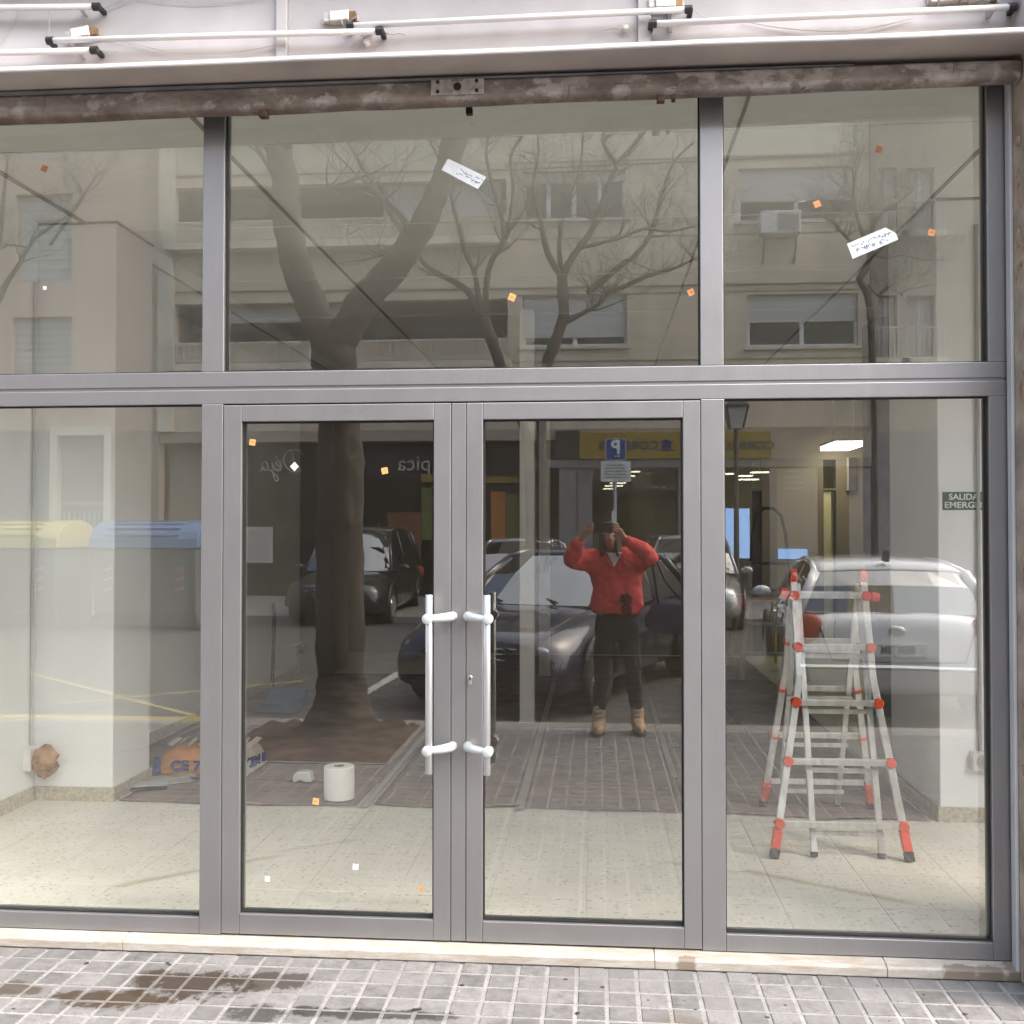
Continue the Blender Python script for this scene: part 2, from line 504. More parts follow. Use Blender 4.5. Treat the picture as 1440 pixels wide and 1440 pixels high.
def seg_mask(n, l, a, b, width, soft=1.0):
    """Smear along a straight line on the floor, uneven along its length."""
    ax, ay = a
    bx, by = b
    L = math.hypot(bx - ax, by - ay)
    dx, dy = (bx - ax) / L, (by - ay) / L
    g = n.new('ShaderNodeNewGeometry')
    s = n.new('ShaderNodeVectorMath')
    s.operation = 'SUBTRACT'
    s.inputs[1].default_value = (ax, ay, 0)
    l.new(g.outputs['Position'], s.inputs[0])

    def dot(v):
        d = n.new('ShaderNodeVectorMath')
        d.operation = 'DOT_PRODUCT'
        d.inputs[1].default_value = v
        l.new(s.outputs[0], d.inputs[0])
        return d.outputs['Value']
    t = dot((dx / L, dy / L, 0))
    w = dot((-dy, dx, 0))
    ab = n.new('ShaderNodeMath')
    ab.operation = 'ABSOLUTE'
    l.new(w, ab.inputs[0])
    ad = n.new('ShaderNodeMath')
    ad.operation = 'MULTIPLY_ADD'
    ad.inputs[1].default_value = -width * 1.6
    l.new(noise(n, l, pos(n, l, (1, 1, 1)), 8.0, 5, 0.65), ad.inputs[0])
    l.new(ab.outputs[0], ad.inputs[2])
    m1 = n.new('ShaderNodeMapRange')
    m1.inputs['From Min'].default_value = -width * 1.1
    m1.inputs['From Max'].default_value = width * 0.25
    m1.inputs['To Min'].default_value = 1
    m1.inputs['To Max'].default_value = 0
    l.new(ad.outputs[0], m1.inputs['Value'])
    e = ramp(n, l, t, 0.0, 0.10)
    e2 = ramp(n, l, t, 0.88, 1.0, lin(1), lin(0))
    k = n.new('ShaderNodeMath')
    k.operation = 'MULTIPLY'
    l.new(m1.outputs[0], k.inputs[0])
    l.new(e, k.inputs[1])
    k2 = n.new('ShaderNodeMath')
    k2.operation = 'MULTIPLY'
    l.new(k.outputs[0], k2.inputs[0])
    l.new(e2, k2.inputs[1])
    return k2.outputs[0]


def terrazzo_material():
    m, n, l, b = new_mat('terrazzo')
    v = pos(n, l)
    c = ramp(n, l, noise(n, l, v, 3.0, 4), 0.3, 0.7, lin(0.64, 0.62, 0.55), lin(0.735, 0.715, 0.645))
    vo = nd(n, 'ShaderNodeTexVoronoi', Scale=38.0)
    l.new(v, vo.inputs['Vector'])
    chips = ramp(n, l, vo.outputs['Distance'], 0.28, 0.34, lin(1), lin(0))
    tint = n.new('ShaderNodeSeparateColor')
    l.new(vo.outputs['Color'], tint.inputs[0])
    sel = ramp(n, l, tint.outputs[0], 0.50, 0.52)
    k = n.new('ShaderNodeMath')
    k.operation = 'MULTIPLY'
    l.new(chips, k.inputs[0])
    l.new(sel, k.inputs[1])
    k2 = n.new('ShaderNodeMath')
    k2.operation = 'MULTIPLY'
    k2.inputs[1].default_value = 0.6
    l.new(k.outputs[0], k2.inputs[0])
    c = mixc(n, l, k2.outputs[0], c, ramp(n, l, tint.outputs[1], 0.3, 0.7, lin(0.36, 0.32, 0.25), lin(0.80, 0.78, 0.72)))
    vd = nd(n, 'ShaderNodeTexVoronoi', Scale=44.0)
    l.new(pos(n, l, (0.8, 1.5, 1)), vd.inputs['Vector'])
    t2 = n.new('ShaderNodeSeparateColor')
    l.new(vd.outputs['Color'], t2.inputs[0])
    d1 = ramp(n, l, vd.outputs['Distance'], 0.24, 0.33, lin(1), lin(0))
    d2 = ramp(n, l, t2.outputs[0], 0.74, 0.80)
    k3 = n.new('ShaderNodeMath')
    k3.operation = 'MULTIPLY'
    l.new(d1, k3.inputs[0])
    l.new(d2, k3.inputs[1])
    c = mixc(n, l, k3.outputs[0], c, lin(0.47, 0.44, 0.36))
    for a, e, w, amt in (((0.63, 0.93), (1.38, 0.50), 0.04, 0.75), ((-2.10, 0.45), (-1.46, 0.98), 0.035, 0.7),
                         ((-1.55, 0.98), (-1.15, 1.25), 0.03, 0.35), ((0.28, 1.02), (0.66, 0.86), 0.035, 0.35),
                         ((0.78, 1.32), (1.52, 1.25), 0.05, 0.3)):
        s = seg_mask(n, l, a, e, w)
        mm = n.new('ShaderNodeMath')
        mm.operation = 'MULTIPLY'
        mm.inputs[1].default_value = amt
        l.new(s, mm.inputs[0])
        c = mixc(n, l, mm.outputs[0], c, lin(0.30, 0.24, 0.12))
    l.new(c, b.inputs['Base Color'])
    b.inputs['Roughness'].default_value = 0.5
    return m


M['terrazzo'] = terrazzo_material()

# ---------------------------------------------------------------- mesh helpers


class MB:
    def __init__(s):
        s.v = []
        s.f = []

    def box(s, x0, y0, z0, x1, y1, z1):
        x0, x1 = min(x0, x1), max(x0, x1)
        y0, y1 = min(y0, y1), max(y0, y1)
        z0, z1 = min(z0, z1), max(z0, z1)
        b = len(s.v)
        s.v += [(x0, y0, z0), (x1, y0, z0), (x1, y1, z0), (x0, y1, z0), (x0, y0, z1), (x1, y0, z1), (x1, y1, z1), (x0, y1, z1)]
        s.f += [tuple(b + i for i in q) for q in ((0, 3, 2, 1), (4, 5, 6, 7), (0, 1, 5, 4), (1, 2, 6, 5), (2, 3, 7, 6), (3, 0, 4, 7))]
        return s

    def tube(s, pts, rad, seg=10, cap=True, flat=None):
        pts = [Vector(p) for p in pts]
        if not isinstance(rad, (list, tuple)):
            rad = [rad] * len(pts)
        b = len(s.v)
        prev = None
        for i, p in enumerate(pts):
            d = (pts[min(i + 1, len(pts) - 1)] - pts[max(i - 1, 0)])
            if d.length < 1e-9:
                d = Vector((0, 0, 1))
            d.normalize()
            if prev is None:
                a = Vector((0, 0, 1)) if abs(d.z) < 0.9 else Vector((0, 1, 0))
                e1 = d.cross(a).normalized()
            else:
                e1 = (prev - d * prev.dot(d)).normalized()
            prev = e1
            e2 = d.cross(e1)
            for k in range(seg):
                t = 2 * math.pi * k / seg
                fl = 1.0 if flat is None else flat
                s.v.append(tuple(p + (e1 * math.cos(t) + e2 * math.sin(t) * fl) * rad[i]))
        for i in range(len(pts) - 1):
            for k in range(seg):
                k2 = (k + 1) % seg
                s.f.append((b + i * seg + k, b + i * seg + k2, b + (i + 1) * seg + k2, b + (i + 1) * seg + k))
        if cap:
            s.f.append(tuple(b + k for k in range(seg))[::-1])
            s.f.append(tuple(b + (len(pts) - 1) * seg + k for k in range(seg)))
        return s

    def bar(s, p, q, w, h, up=(0, 0, 1)):
        """Rectangular bar between two points: w across, h along the 'up' side."""
        p, q = Vector(p), Vector(q)
        d = (q - p).normalized()
        up = Vector(up)
        e1 = d.cross(up)
        if e1.length < 1e-6:
            e1 = d.cross(Vector((0, 1, 0)))
        e1.normalize()
        e2 = e1.cross(d).normalized()
        b = len(s.v)
        for c in (p, q):
            for i, j in ((-1, -1), (1, -1), (1, 1), (-1, 1)):
                s.v.append(tuple(c + e1 * (i * w / 2) + e2 * (j * h / 2)))
        s.f += [tuple(b + i for i in f) for f in ((0, 1, 2, 3), (7, 6, 5, 4), (0, 4, 5, 1), (1, 5, 6, 2), (2, 6, 7, 3), (3, 7, 4, 0))]
        return s

    def prism(s, poly, axis, a, b_):
        """Extrude a 2-D outline along an axis ('x': outline is (y,z); 'y': (x,z); 'z': (x,y))."""
        n = len(poly)
        b = len(s.v)
        for t in (a, b_):
            for p, q in poly:
                s.v.append((t, p, q) if axis == 'x' else ((p, t, q) if axis == 'y' else (p, q, t)))
        s.f.append(tuple(b + i for i in range(n)))
        s.f.append(tuple(b + n + i for i in range(n))[::-1])
        for i in range(n):
            j = (i + 1) % n
            s.f.append((b + i, b + n + i, b + n + j, b + j))
        return s

    def grid(s, rows, closed=False):
        b = len(s.v)
        m = len(rows[0])
        for r in rows:
            s.v += [tuple(p) for p in r]
        for i in range(len(rows) - 1):
            for k in range(m if closed else m - 1):
                k2 = (k + 1) % m
                s.f.append((b + i * m + k, b + i * m + k2, b + (i + 1) * m + k2, b + (i + 1) * m + k))
        return s

    def ball(s, c, r, seg=10, rings=6, sc=(1, 1, 1)):
        c = Vector(c)
        rows = []
        for i in range(rings + 1):
            t = math.pi * i / rings
            rows.append([(c.x + r * sc[0] * math.sin(t) * math.cos(2 * math.pi * k / seg), c.y + r * sc[1] * math.sin(t) * math.sin(2 * math.pi * k / seg), c.z + r * sc[2] * math.cos(t)) for k in range(seg)])
        return s.grid(rows, True)

    def build(s, name, m, parent=None, smooth=False, bevel=0, seg=1, solid=0, sub=0, loc=None):
        me = bpy.data.meshes.new(name)
        me.from_pydata(s.v, [], s.f)
        bm = bmesh.new()
        bm.from_mesh(me)
        bmesh.ops.remove_doubles(bm, verts=bm.verts, dist=1e-6)
        bmesh.ops.recalc_face_normals(bm, faces=bm.faces)
        bm.to_mesh(me)
        bm.free()
        o = bpy.data.objects.new(name, me)
        COL.objects.link(o)
        for x in (m if isinstance(m, list) else [m]):
            me.materials.append(x)
        if parent is not None:
            o.parent = parent
            if loc is None:
                o.matrix_parent_inverse = Matrix.Translation(parent.location).inverted() if parent.parent is None and parent.type == 'EMPTY' and parent.rotation_euler.z == 0 else Matrix.Identity(4)
        if loc is not None:
            o.location = loc
        if smooth:
            for p in me.polygons:
                p.use_smooth = True
        if solid:
            q = o.modifiers.new('solid', 'SOLIDIFY')
            q.thickness = solid
        if bevel:
            q = o.modifiers.new('bevel', 'BEVEL')
            q.width = bevel
            q.segments = seg
            q.limit_method = 'ANGLE'
        if sub:
            q = o.modifiers.new('sub', 'SUBSURF')
            q.levels = sub
            q.render_levels = sub
        return o


def tag(o, label, cat, group=None, kind=None):
    o['label'] = label
    o['category'] = cat
    if group:
        o['group'] = group
    if kind:
        o['kind'] = kind
    return o


def thing(name, label, cat, loc=(0, 0, 0), group=None, kind=None, rz=0.0):
    o = bpy.data.objects.new(name, None)
    COL.objects.link(o)
    o.location = loc
    o.rotation_euler.z = rz
    return tag(o, label, cat, group, kind)


def struct(o, label, cat):
    return tag(o, label, cat, None, 'structure')


def text(s, size, loc, rot, m, name='lettering', parent=None, ext=0.0015, align='CENTER', shear=0.0, bold=0.0, sx=1.0, fit=None):
    c = bpy.data.curves.new(name, 'FONT')
    c.body = s
    c.size = size
    c.align_x = align
    c.align_y = 'CENTER'
    c.extrude = ext
    c.shear = shear
    c.offset = bold
    c.resolution_u = 3
    tmp = bpy.data.objects.new('tmp', c)
    COL.objects.link(tmp)
    dg = bpy.context.evaluated_depsgraph_get()
    me = bpy.data.meshes.new_from_object(tmp.evaluated_get(dg))
    COL.objects.unlink(tmp)
    bpy.data.objects.remove(tmp)
    me.materials.clear()
    me.materials.append(m)
    if fit:
        xx = [v.co.x for v in me.vertices]
        sx = fit / (max(xx) - min(xx))
    o = bpy.data.objects.new(name, me)
    COL.objects.link(o)
    mt = Matrix.Translation(loc) @ Matrix.Rotation(rot[2], 4, 'Z') @ Matrix.Rotation(rot[0], 4, 'X') @ Matrix.Scale(sx, 4, (1, 0, 0))
    me.transform(mt)
    if parent is not None:
        o.parent = parent
        if parent.type == 'EMPTY' and parent.parent is None and parent.rotation_euler.z == 0:
            o.matrix_parent_inverse = Matrix.Translation(parent.location).inverted()
    return o


TO_CAM = (math.pi / 2, 0, 0)          # reads from the street
TO_SHOP = (math.pi / 2, 0, math.pi)   # reads from the shop front (mirrored in its glass)


def wall_with_openings(mb, x0, x1, z0, z1, y0, y1, holes):
    xs = sorted({x0, x1, *[h[0] for h in holes], *[h[2] for h in holes]})
    xs = [x for x in xs if x0 <= x <= x1]
    for a, b in zip(xs[:-1], xs[1:]):
        xm = (a + b) / 2
        cuts = sorted([(h[1], h[3]) for h in holes if h[0] < xm < h[2]])
        z = z0
        for c, d in cuts:
            if c > z + 1e-4:
                mb.box(a, y0, z, b, y1, c)
            z = max(z, d)
        if z < z1 - 1e-4:
            mb.box(a, y0, z, b, y1, z1)
    return mb


# ================================================================ GROUND: pavement, kerb, road
PITCH_T = 0.105
pav = MB().box(-30, -4.42, -0.30, 30, 0.0, -0.0032).build('pavement', M['grout'])
struct(pav, 'grey cement pavement with pale grout lines and brown stains below the shop front', 'pavement')


def paver_mesh():
    mb = MB()
    h = PITCH_T / 2
    a, b = h - 0.0075, h - 0.0098
    lo, hi = -0.005, 0.0
    v = [(-a, -a, lo), (a, -a, lo), (a, a, lo), (-a, a, lo), (-a, -a, hi - .0015), (a, -a, hi - .0015), (a, a, hi - .0015), (-a, a, hi - .0015), (-b, -b, hi), (b, -b, hi), (b, b, hi), (-b, b, hi)]
    f = [(0, 1, 5, 4), (1, 2, 6, 5), (2, 3, 7, 6), (3, 0, 4, 7), (4, 5, 9, 8), (5, 6, 10, 9), (6, 7, 11, 10), (7, 4, 8, 11), (8, 9, 10, 11)]
    mb.v, mb.f = v, f
    return mb


first = None
PAV_ROWS = 6
for r in range(PAV_ROWS):
    for c in range(-23, 20):
        x, y = -0.02 + c * PITCH_T, -0.085 - r * PITCH_T
        if first is None:
            first = paver_mesh().build('paving_tile', M['paver'], pav)
            o = first
        else:
            o = first.copy()
            COL.objects.link(o)
        o.location = (x + random.uniform(-.0012, .0012), y + random.uniform(-.0012, .0012), random.uniform(-.0012, .0008))
        o.rotation_euler = (random.uniform(-.006, .006), random.uniform(-.006, .006), random.uniform(-.008, .008))
mb = MB()
base = paver_mesh()
for r in range(PAV_ROWS, 41):
    for c in range(-46, 44):
        x, y = -0.02 + c * PITCH_T, -0.085 - r * PITCH_T
        if (-2.72 < x < -1.42) and (-4.4 < y < -3.02):
            continue
        k = len(mb.v)
        mb.v += [(p[0] + x, p[1] + y, p[2]) for p in base.v]
        mb.f += [tuple(k + i for i in q) for q in base.f]
o = mb.build('paving_tile_field', M['paver'], pav)
o['kind'] = 'stuff'
kb, ky = MB(), MB()
for i in range(-14, 15):
    (ky if i < -3 else kb).box(i * 1.0 + 0.004, -4.62, -0.30, i * 1.0 + 0.996, -4.42, 0.002)
struct(kb.build('kerb', M['kerb'], bevel=0.012, seg=2), 'grey granite kerb along the parked cars mirrored in the glass', 'kerb')
struct(ky.build('kerb', M['line_yellow'], bevel=0.012, seg=2), 'kerb painted yellow, mirrored across the left pane', 'kerb')
struct(MB().box(-60, -14.8, -0.5, 60, -4.62, -0.12).build('road', M['asphalt']), 'dark asphalt street mirrored in the shop glass', 'road')
struct(MB().box(-60, -60, -0.4, 60, -14.8, 0.0).build('far_pavement', M['far_paving']), 'far pavement before the opposite shops mirrored in the glass', 'pavement')


def marking(pts_px, w, m, label):
    a, b = [mir_z(u, v, -0.12) for u, v in pts_px]
    d = (b - a).normalized()
    e = Vector((-d.y, d.x, 0)) * (w / 2)
    mb = MB()
    q = [a - e, b - e, b + e, a + e]
    mb.prism([(p.x, p.y) for p in q], 'z', -0.124, -0.116)
    struct(mb.build('road_marking', m), label, 'road marking')


marking([(40, 946), (300, 1014)], 0.07, M['line_yellow'], 'slanting yellow road line mirrored across the left column')
marking([(80, 990), (425, 958)], 0.06, M['line_yellow'], 'thin yellow road line crossing the dustpan handle in the mirror image')
marking([(508, 978), (566, 944)], 0.12, M['line_white'], 'white bay line beside the tree trunk mirrored in the left door')
marking([(640, 988), (800, 992)], 0.10, M['line_white'], 'white bay line under the dark car mirrored in the right door')

# dark fragment and old gum on the paving
lt_ = at_z(586, 1419, 0.004)
lb_ = MB().bar((-.016, -.004, 0), (.016, .005, 0), .007, .005).build('litter', mat('dark_blue_scrap', (0.02, 0.025, 0.045), 0.5), bevel=.001)
lb_.location = (lt_.x, lt_.y, .004)
tag(lb_, 'tiny dark blue scrap lying on the paving below the double door', 'litter')
gm = MB()
rnd = random.Random(41)
for _ in range(26):
    x, y, r = rnd.uniform(-2.0, 1.5), rnd.uniform(-.60, -.10), rnd.uniform(.004, .011)
    gm.ball((x, y, .0005), r, 8, 4, (1, .8, .12))
o = gm.build('paving_specks', M['rubber'], pav)
o['kind'] = 'stuff'

# ================================================================ SHOP BUILDING (right pillar, sill, wall above)
shop = thing('shop_building', 'shop building with marble sill and flaking stone pillar beside the grey front', 'building', (0, 0, 0))
mb = MB()
mb.box(1.475, -0.28, 0.0, 2.4, 0.07, 3.30)
mb.box(1.72, 0.071, 0.0, 2.4, 0.30, 3.30)
mb.build('pillar', M['stone_pillar'], shop, bevel=0.006, seg=2)
p2 = MB().box(1.462, -0.055, 0.0, 1.4745, -0.012, 3.235).build('white_edge', M['white_paint'], shop, bevel=0.003)
# flakes of render on the inner face of the pillar
rnd = random.Random(3)
mb = MB()
for i in range(60):
    z = rnd.uniform(0.05, 3.1)
    y = rnd.uniform(-0.26, -0.09)
    h, w = rnd.uniform(.01, .06), rnd.uniform(.006, .02)
    pts = [(y + w * math.cos(t) * rnd.uniform(.6, 1.1), z + h * math.sin(t) * rnd.uniform(.6, 1.1)) for t in [k * math.pi / 4 for k in range(8)]]
    mb.prism(pts, 'x', 1.4715 - rnd.uniform(0, .0025), 1.476)
o = mb.build('render_flakes', M['brick_red'], shop)
o['kind'] = 'stuff'
MB().box(-3.9, -0.28, 0.0, -3.30, 0.30, 3.30).build('pillar', M['stone_pillar'], shop, bevel=0.006)
MB().box(-3.9, 0.02, 3.36, 2.4, 0.30, 6.2).build('upper_wall', M['facade'], shop)
cuts = [-3.3, -1.80, 0.365, 1.13, 1.475]
cuts = [-3.3, -1.78, 0.205, 1.02, 1.475]
for a, b in zip(cuts[:-1], cuts[1:]):
    q = MB()
    q.prism([(0.16, 0.0), (0.16, 0.049), (0.0, 0.049), (-0.052, 0.040), (-0.058, 0.034), (-0.058, 0.004), (-0.05, 0.0)], 'x', a + 0.001, b - 0.001)
    q.build('sill_slab', M['sill'], shop, bevel=0.002)
# ================================================================ SHOP FRONT
front = thing('shopfront', 'grey aluminium shop front with large panes and a double door', 'shopfront', (-0.5, 0.04, 0.05))
FY0, FY1 = 0.0, 0.075
GY = 0.03          # glass plane
TOP = 3.30


def member(name, x0, z0, x1, z1, y0=FY0, y1=FY1, par=None, m=None, bevel=0.0025):
    return MB().box(x0, y0, z0, x1, y1, z1).build(name, m or M['alu'], par or front, bevel=bevel, seg=2)


# posts and rails butt against each other, 0.6 mm open joints
member('mullion', -1.506, 2.188, -1.421, TOP)
member('mullion', -1.506, 0.052, -1.4225, 2.064)
member('mullion', 0.381, 2.188, 0.465, TOP)
member('mullion', 0.3815, 0.052, 0.4665, 2.064)
member('mullion', 1.404, 2.188, 1.475, TOP)
member('mullion', 1.404, 0.052, 1.472, 2.064)
member('mullion', -3.30, 0.052, -3.22, TOP)
member('transom', -3.219, 2.1305, 1.475, 2.1875)
member('transom', -3.219, 2.0645, 1.472, 2.1185)
MB().box(-3.219, 0.006, 2.1185, 1.474, FY1, 2.1305).build('transom_groove', M['alu'], front)
member('bottom_rail', -3.219, 0.052, -1.507, 0.114)
member('bottom_rail', 0.4672, 0.052, 1.4035, 0.114)
member('door_post', -0.543, 0.056, -0.488, 2.0595, 0.004)


def pane(name, x0, z0, x1, z1, par, gk=0.005):
    """Sealed glass unit: mirror-coated outer face, clear inner face, black rubber round it."""
    mb = MB().box(x0 + 0.002, GY, z0 + 0.002, x1 - 0.002, GY + 0.022, z1 - 0.002)
    o = mb.build(name, [M['glass'], M['glass_in'], M['glass_edge']], par)
    for p in o.data.polygons:
        p.material_index = 0 if p.normal.y < -0.5 else (1 if p.normal.y > 0.5 else 2)
    g = MB()
    a, b = 0.017, GY - 0.0005
    g.box(x0, a, z0, x0 + gk, b, z1)
    g.box(x1 - gk, a, z0, x1, b, z1)
    g.box(x0 + gk, a, z0, x1 - gk, b, z0 + gk)
    g.box(x0 + gk, a, z1 - gk, x1 - gk, b, z1)
    g.build('gasket', M['gasket'], o if False else par)
    return o


pane('glass_pane', -3.219, 2.188, -1.506, TOP, front)
pane('glass_pane', -1.421, 2.188, 0.381, TOP, front)
pane('glass_pane', 0.465, 2.188, 1.404, TOP, front)
pane('glass_pane', -3.219, 0.114, -1.506, 2.064, front)
pane('glass_pane', 0.4665, 0.114, 1.404, 2.064, front)
# small black catches hanging at the head of the front
for u, v in ((660, 156),):
    c = at_y(u, v, -0.02)
    MB().box(c.x - .012, -.03, c.z - .012, c.x + .012, -.004, c.z + .012).build('catch', M['black'], front)


def door(label, x0, x1, g0, g1, hx, side, lock):
    z0, z1 = 0.056, 2.0595
    d = thing('glass_door', label, 'door', ((x0 + x1) / 2, 0.04, z0))
    y0 = 0.002
    gz0, gz1 = 0.132, 1.997
    member('stile', x0, z0, g0, z1, y0, FY1, d)
    member('stile', g1, z0, x1, z1, y0, FY1, d)
    member('door_rail', g0 + .0006, z0, g1 - .0006, gz0, y0, FY1, d)
    member('door_rail', g0 + .0006, gz1, g1 - .0006, z1, y0, FY1, d)
    pane('glass_pane', g0, gz0, g1, gz1, d, 0.006)
    # tubular pull handle on two swept brackets
    hb = MB().tube([(hx, -0.072, 0.69), (hx, -0.072, 1.345)], 0.0135, 18).build('pull_handle', M['handle'], d, smooth=True, bevel=0.001)
    for z in (0.775, 1.257):
        b = MB()
        ex = hx + side * 0.083
        b.tube([(hx - side * 0.004, -0.073, z), (hx + side * 0.02, -0.069, z + .001), (hx + side * .05, -0.055, z + .003), (ex - side * .008, -0.030, z + .004), (ex - side * .004, -0.002, z + .004)], [0.0155, 0.0145, 0.0165, 0.018, 0.019], 14)
        b.tube([(hx - side * .004, -0.094, z), (hx - side * .004, -0.052, z)], 0.0195, 18)
        b.build('bracket', M['handle_cast'], hb, smooth=True, bevel=0.002)
    if lock:
        k = MB().tube([(-0.471, -0.008, 1.033), (-0.471, 0.003, 1.033)], 0.0088, 14)
        k.box(-0.476, -0.008, 1.008, -0.466, 0.003, 1.033)
        k.build('lock_cylinder', M['handle'], d, bevel=0.001)
        MB().box(-0.4722, -0.0088, 1.028, -0.4698, -0.0078, 1.038).build('keyhole', M['black'], d)
    return d


door('left leaf of the grey double door, without a lock', -1.4205, -0.545, -1.350, -0.609, -0.6145, 1, False)
door('right leaf of the grey double door, with the key lock', -0.486, 0.380, -0.4245, 0.3165, -0.401, -1, True)

# ================================================================ STEEL SHUTTER BEAM
beam = thing('shutter_beam', 'rusty weathered steel shutter beam spanning the head of the shop front', 'beam', (-0.8, -0.12, 3.12))
xs = [-3.3 + i * 0.16 for i in range(31)]
xs = [x for x in xs if x < 1.468] + [1.468]
rnd = random.Random(5)
rows = []
for x in xs:
    t = (x + 2.3) / 3.7
    zb = 3.124 + 0.022 * max(0, min(1.1, t)) + rnd.uniform(-.0025, .002)
    y = -0.149 + rnd.uniform(-.0012, .0012)
    rows.append([(x, y + .004, 3.213), (x, y, 3.206), (x, y - .001, 3.175), (x, y, zb + .022), (x, y + .006, zb + .008), (x, y + .016, zb + .002), (x, -0.098, zb), (x, -0.098, 3.213)])
mb = MB().grid(rows, True)
mb.f.append(tuple(range(8)))
mb.f.append(tuple(range(len(mb.v) - 8, len(mb.v))))
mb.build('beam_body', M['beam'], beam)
# pale curtain rail and dark slot above the beam
MB().prism([(-3.3, 3.2145), (0.9, 3.2145), (0.9, 3.2165), (-3.3, 3.2335)], 'y', -0.152, -0.10).build('top_strip', mat('zinc_strip', (0.20, 0.21, 0.21), 0.5, 0.3), beam)
MB().box(-3.3, -0.146, 3.2135, 1.468, -0.10, 3.2138).build('slot_plate', M['black'], beam)
MB().box(-3.3, -0.0975, 3.185, 1.468, -0.004, 3.2135).build('inner_rail', M['black'], beam)
pl = MB().box(-0.597, -0.1545, 3.158, -0.404, -0.1485, 3.2145).build('fixing_plate', M['clay'], beam, bevel=0.001)
for x in (-0.572, -0.43):
    for z in (3.170, 3.205):
        MB().tube([(x, -0.158, z), (x, -0.153, z)], 0.0068, 10).build('bolt', M['black'], pl)
MB().tube([(-0.5, -0.1575, 3.186), (-0.5, -0.152, 3.186)], 0.0145, 16).build('lock_hole', M['black'], pl)
text('EUROP', 0.014, (-0.5, -0.1555, 3.2085), TO_CAM, M['ink'], 'lettering', pl, 0.0006)
for u, v, w in ((371, 163, .016), (929, 141, .014), (947, 139, .007)):
    c = at_y(u, v, -0.12)
    MB().box(c.x - w, -.135, c.z - .008, c.x + w, -.105, c.z + .014).build('catch', M['rust'], beam, bevel=0.002)

# ================================================================ OPEN SIGN BOX ABOVE
sign = thing('sign_box', 'open white sign box with bare tubes above the rusty beam', 'sign box', (-0.8, -0.15, 3.24))
MB().box(-3.3, -0.285, 3.2365, 1.474, -0.012, 3.2425).build('bottom_panel', M['sign_cream'], sign)
lip = MB()
rows = []
rnd = random.Random(11)
for i in range(48):
    x = -3.3 + i * (4.774 / 47)
    dz = 0.0016 * math.sin(x * 5) + rnd.uniform(-.0008, .0008)
    rows.append([(x, -0.285, 3.2365 + dz), (x, -0.292, 3.2385 + dz), (x, -0.2935, 3.243 + dz), (x, -0.292, 3.256 + dz), (x, -0.285, 3.257 + dz)])
lip.grid(rows, True)
lip.build('front_lip', M['sign_white'], sign)
for a, b in ((-3.3, -1.167), (-1.1255, 0.147), (0.1945, 1.474)):
    MB().box(a, -0.155, 3.2425, b, -0.14, 3.70).build('back_panel', M['sign_white'], sign)
for a, b in ((-1.166, -1.1265), (0.148, 0.1935)):
    MB().box(a, -0.175, 3.2426, b, -0.138, 3.70).build('upright', M['sign_white'], sign, bevel=0.002)
MB().box(1.44, -0.285, 3.2426, 1.474, -0.1555, 3.70).build('end_panel', M['sign_white'], sign)
MB().box(-3.3, -0.33, 3.70, 1.474, -0.02, 3.72).build('shade_panel', M['sign_white'], sign)  # unseen cover added above the tubes to shade the back panels from the sky


def fl_tube(x0, z0, x1, z1, label, ca=True, cb=True, y=-0.205):
    t = thing('fluorescent_tube', label, 'tube lamp', ((x0 + x1) / 2, y, (z0 + z1) / 2), 'bare fluorescent tubes in the sign box')
    p, q = Vector((x0, y, z0)), Vector((x1, y, z1))
    d = (q - p).normalized()
    MB().tube([p + d * .014, q - d * .014], 0.0112, 14).build('glass_tube', M['tube_white'], t, smooth=True, bevel=0.002)
    for c, e, on in ((p, d, ca), (q, -d, cb)):
        if on:
            MB().tube([c - e * .006, c + e * .020], 0.0145, 12).build('end_cap', M['black'], t)
            MB().box(c.x - .009, y, c.z - .008, c.x + .009, -0.1555, c.z + .008).build('lamp_holder', M['black'], t, bevel=.002)
            MB().bar((c + e * .07).to_tuple(), (c + e * .07 + Vector((0, 0.049, 0))).to_tuple(), .012, .02).build('clip', M['sign_white'], t)
    return t


fl_tube(-3.15, 3.553, -1.825, 3.508, 'short tube leaving the photo at the top left corner')
fl_tube(-2.015, 3.389, -0.768, 3.375, 'long tube beneath the tilted ballast on the left')
fl_tube(-3.2, 3.362, -1.832, 3.347, 'lowest tube on the left, its black cap above the lip')
fl_tube(-0.888, 3.398, 0.330, 3.407, 'long tube in the middle crossing the right upright')
fl_tube(0.192, 3.361, 1.425, 3.369, 'long tube on the right ending at the end panel')


def ballast(cx, cz, rot, label):
    b = thing('ballast', label, 'ballast', (cx, -0.158, cz), 'lamp ballasts in the sign box')
    b.rotation_euler = (0, rot, 0)
    MB().box(-.036, -.034, -.020, .036, 0.001, .020).build('case', M['ballast'], b, bevel=.003, loc=(0, 0, 0))
    MB().box(-.030, -.0345, -.015, .030, -.0335, .015).build('paper_label', M['label_paper'], b, loc=(0, 0, 0))
    for s in (-1, 1):
        MB().box(s * .0365, -.026, -.016, s * .060, 0.001, .016).build('terminal_block', M['card'] if s > 0 else M['ballast'], b, bevel=.002, loc=(0, 0, 0))
        MB().box(s * .058, -.004, -.012, s * .068, 0.001, .012).build('bracket', M['ballast'], b, loc=(0, 0, 0))
    return b


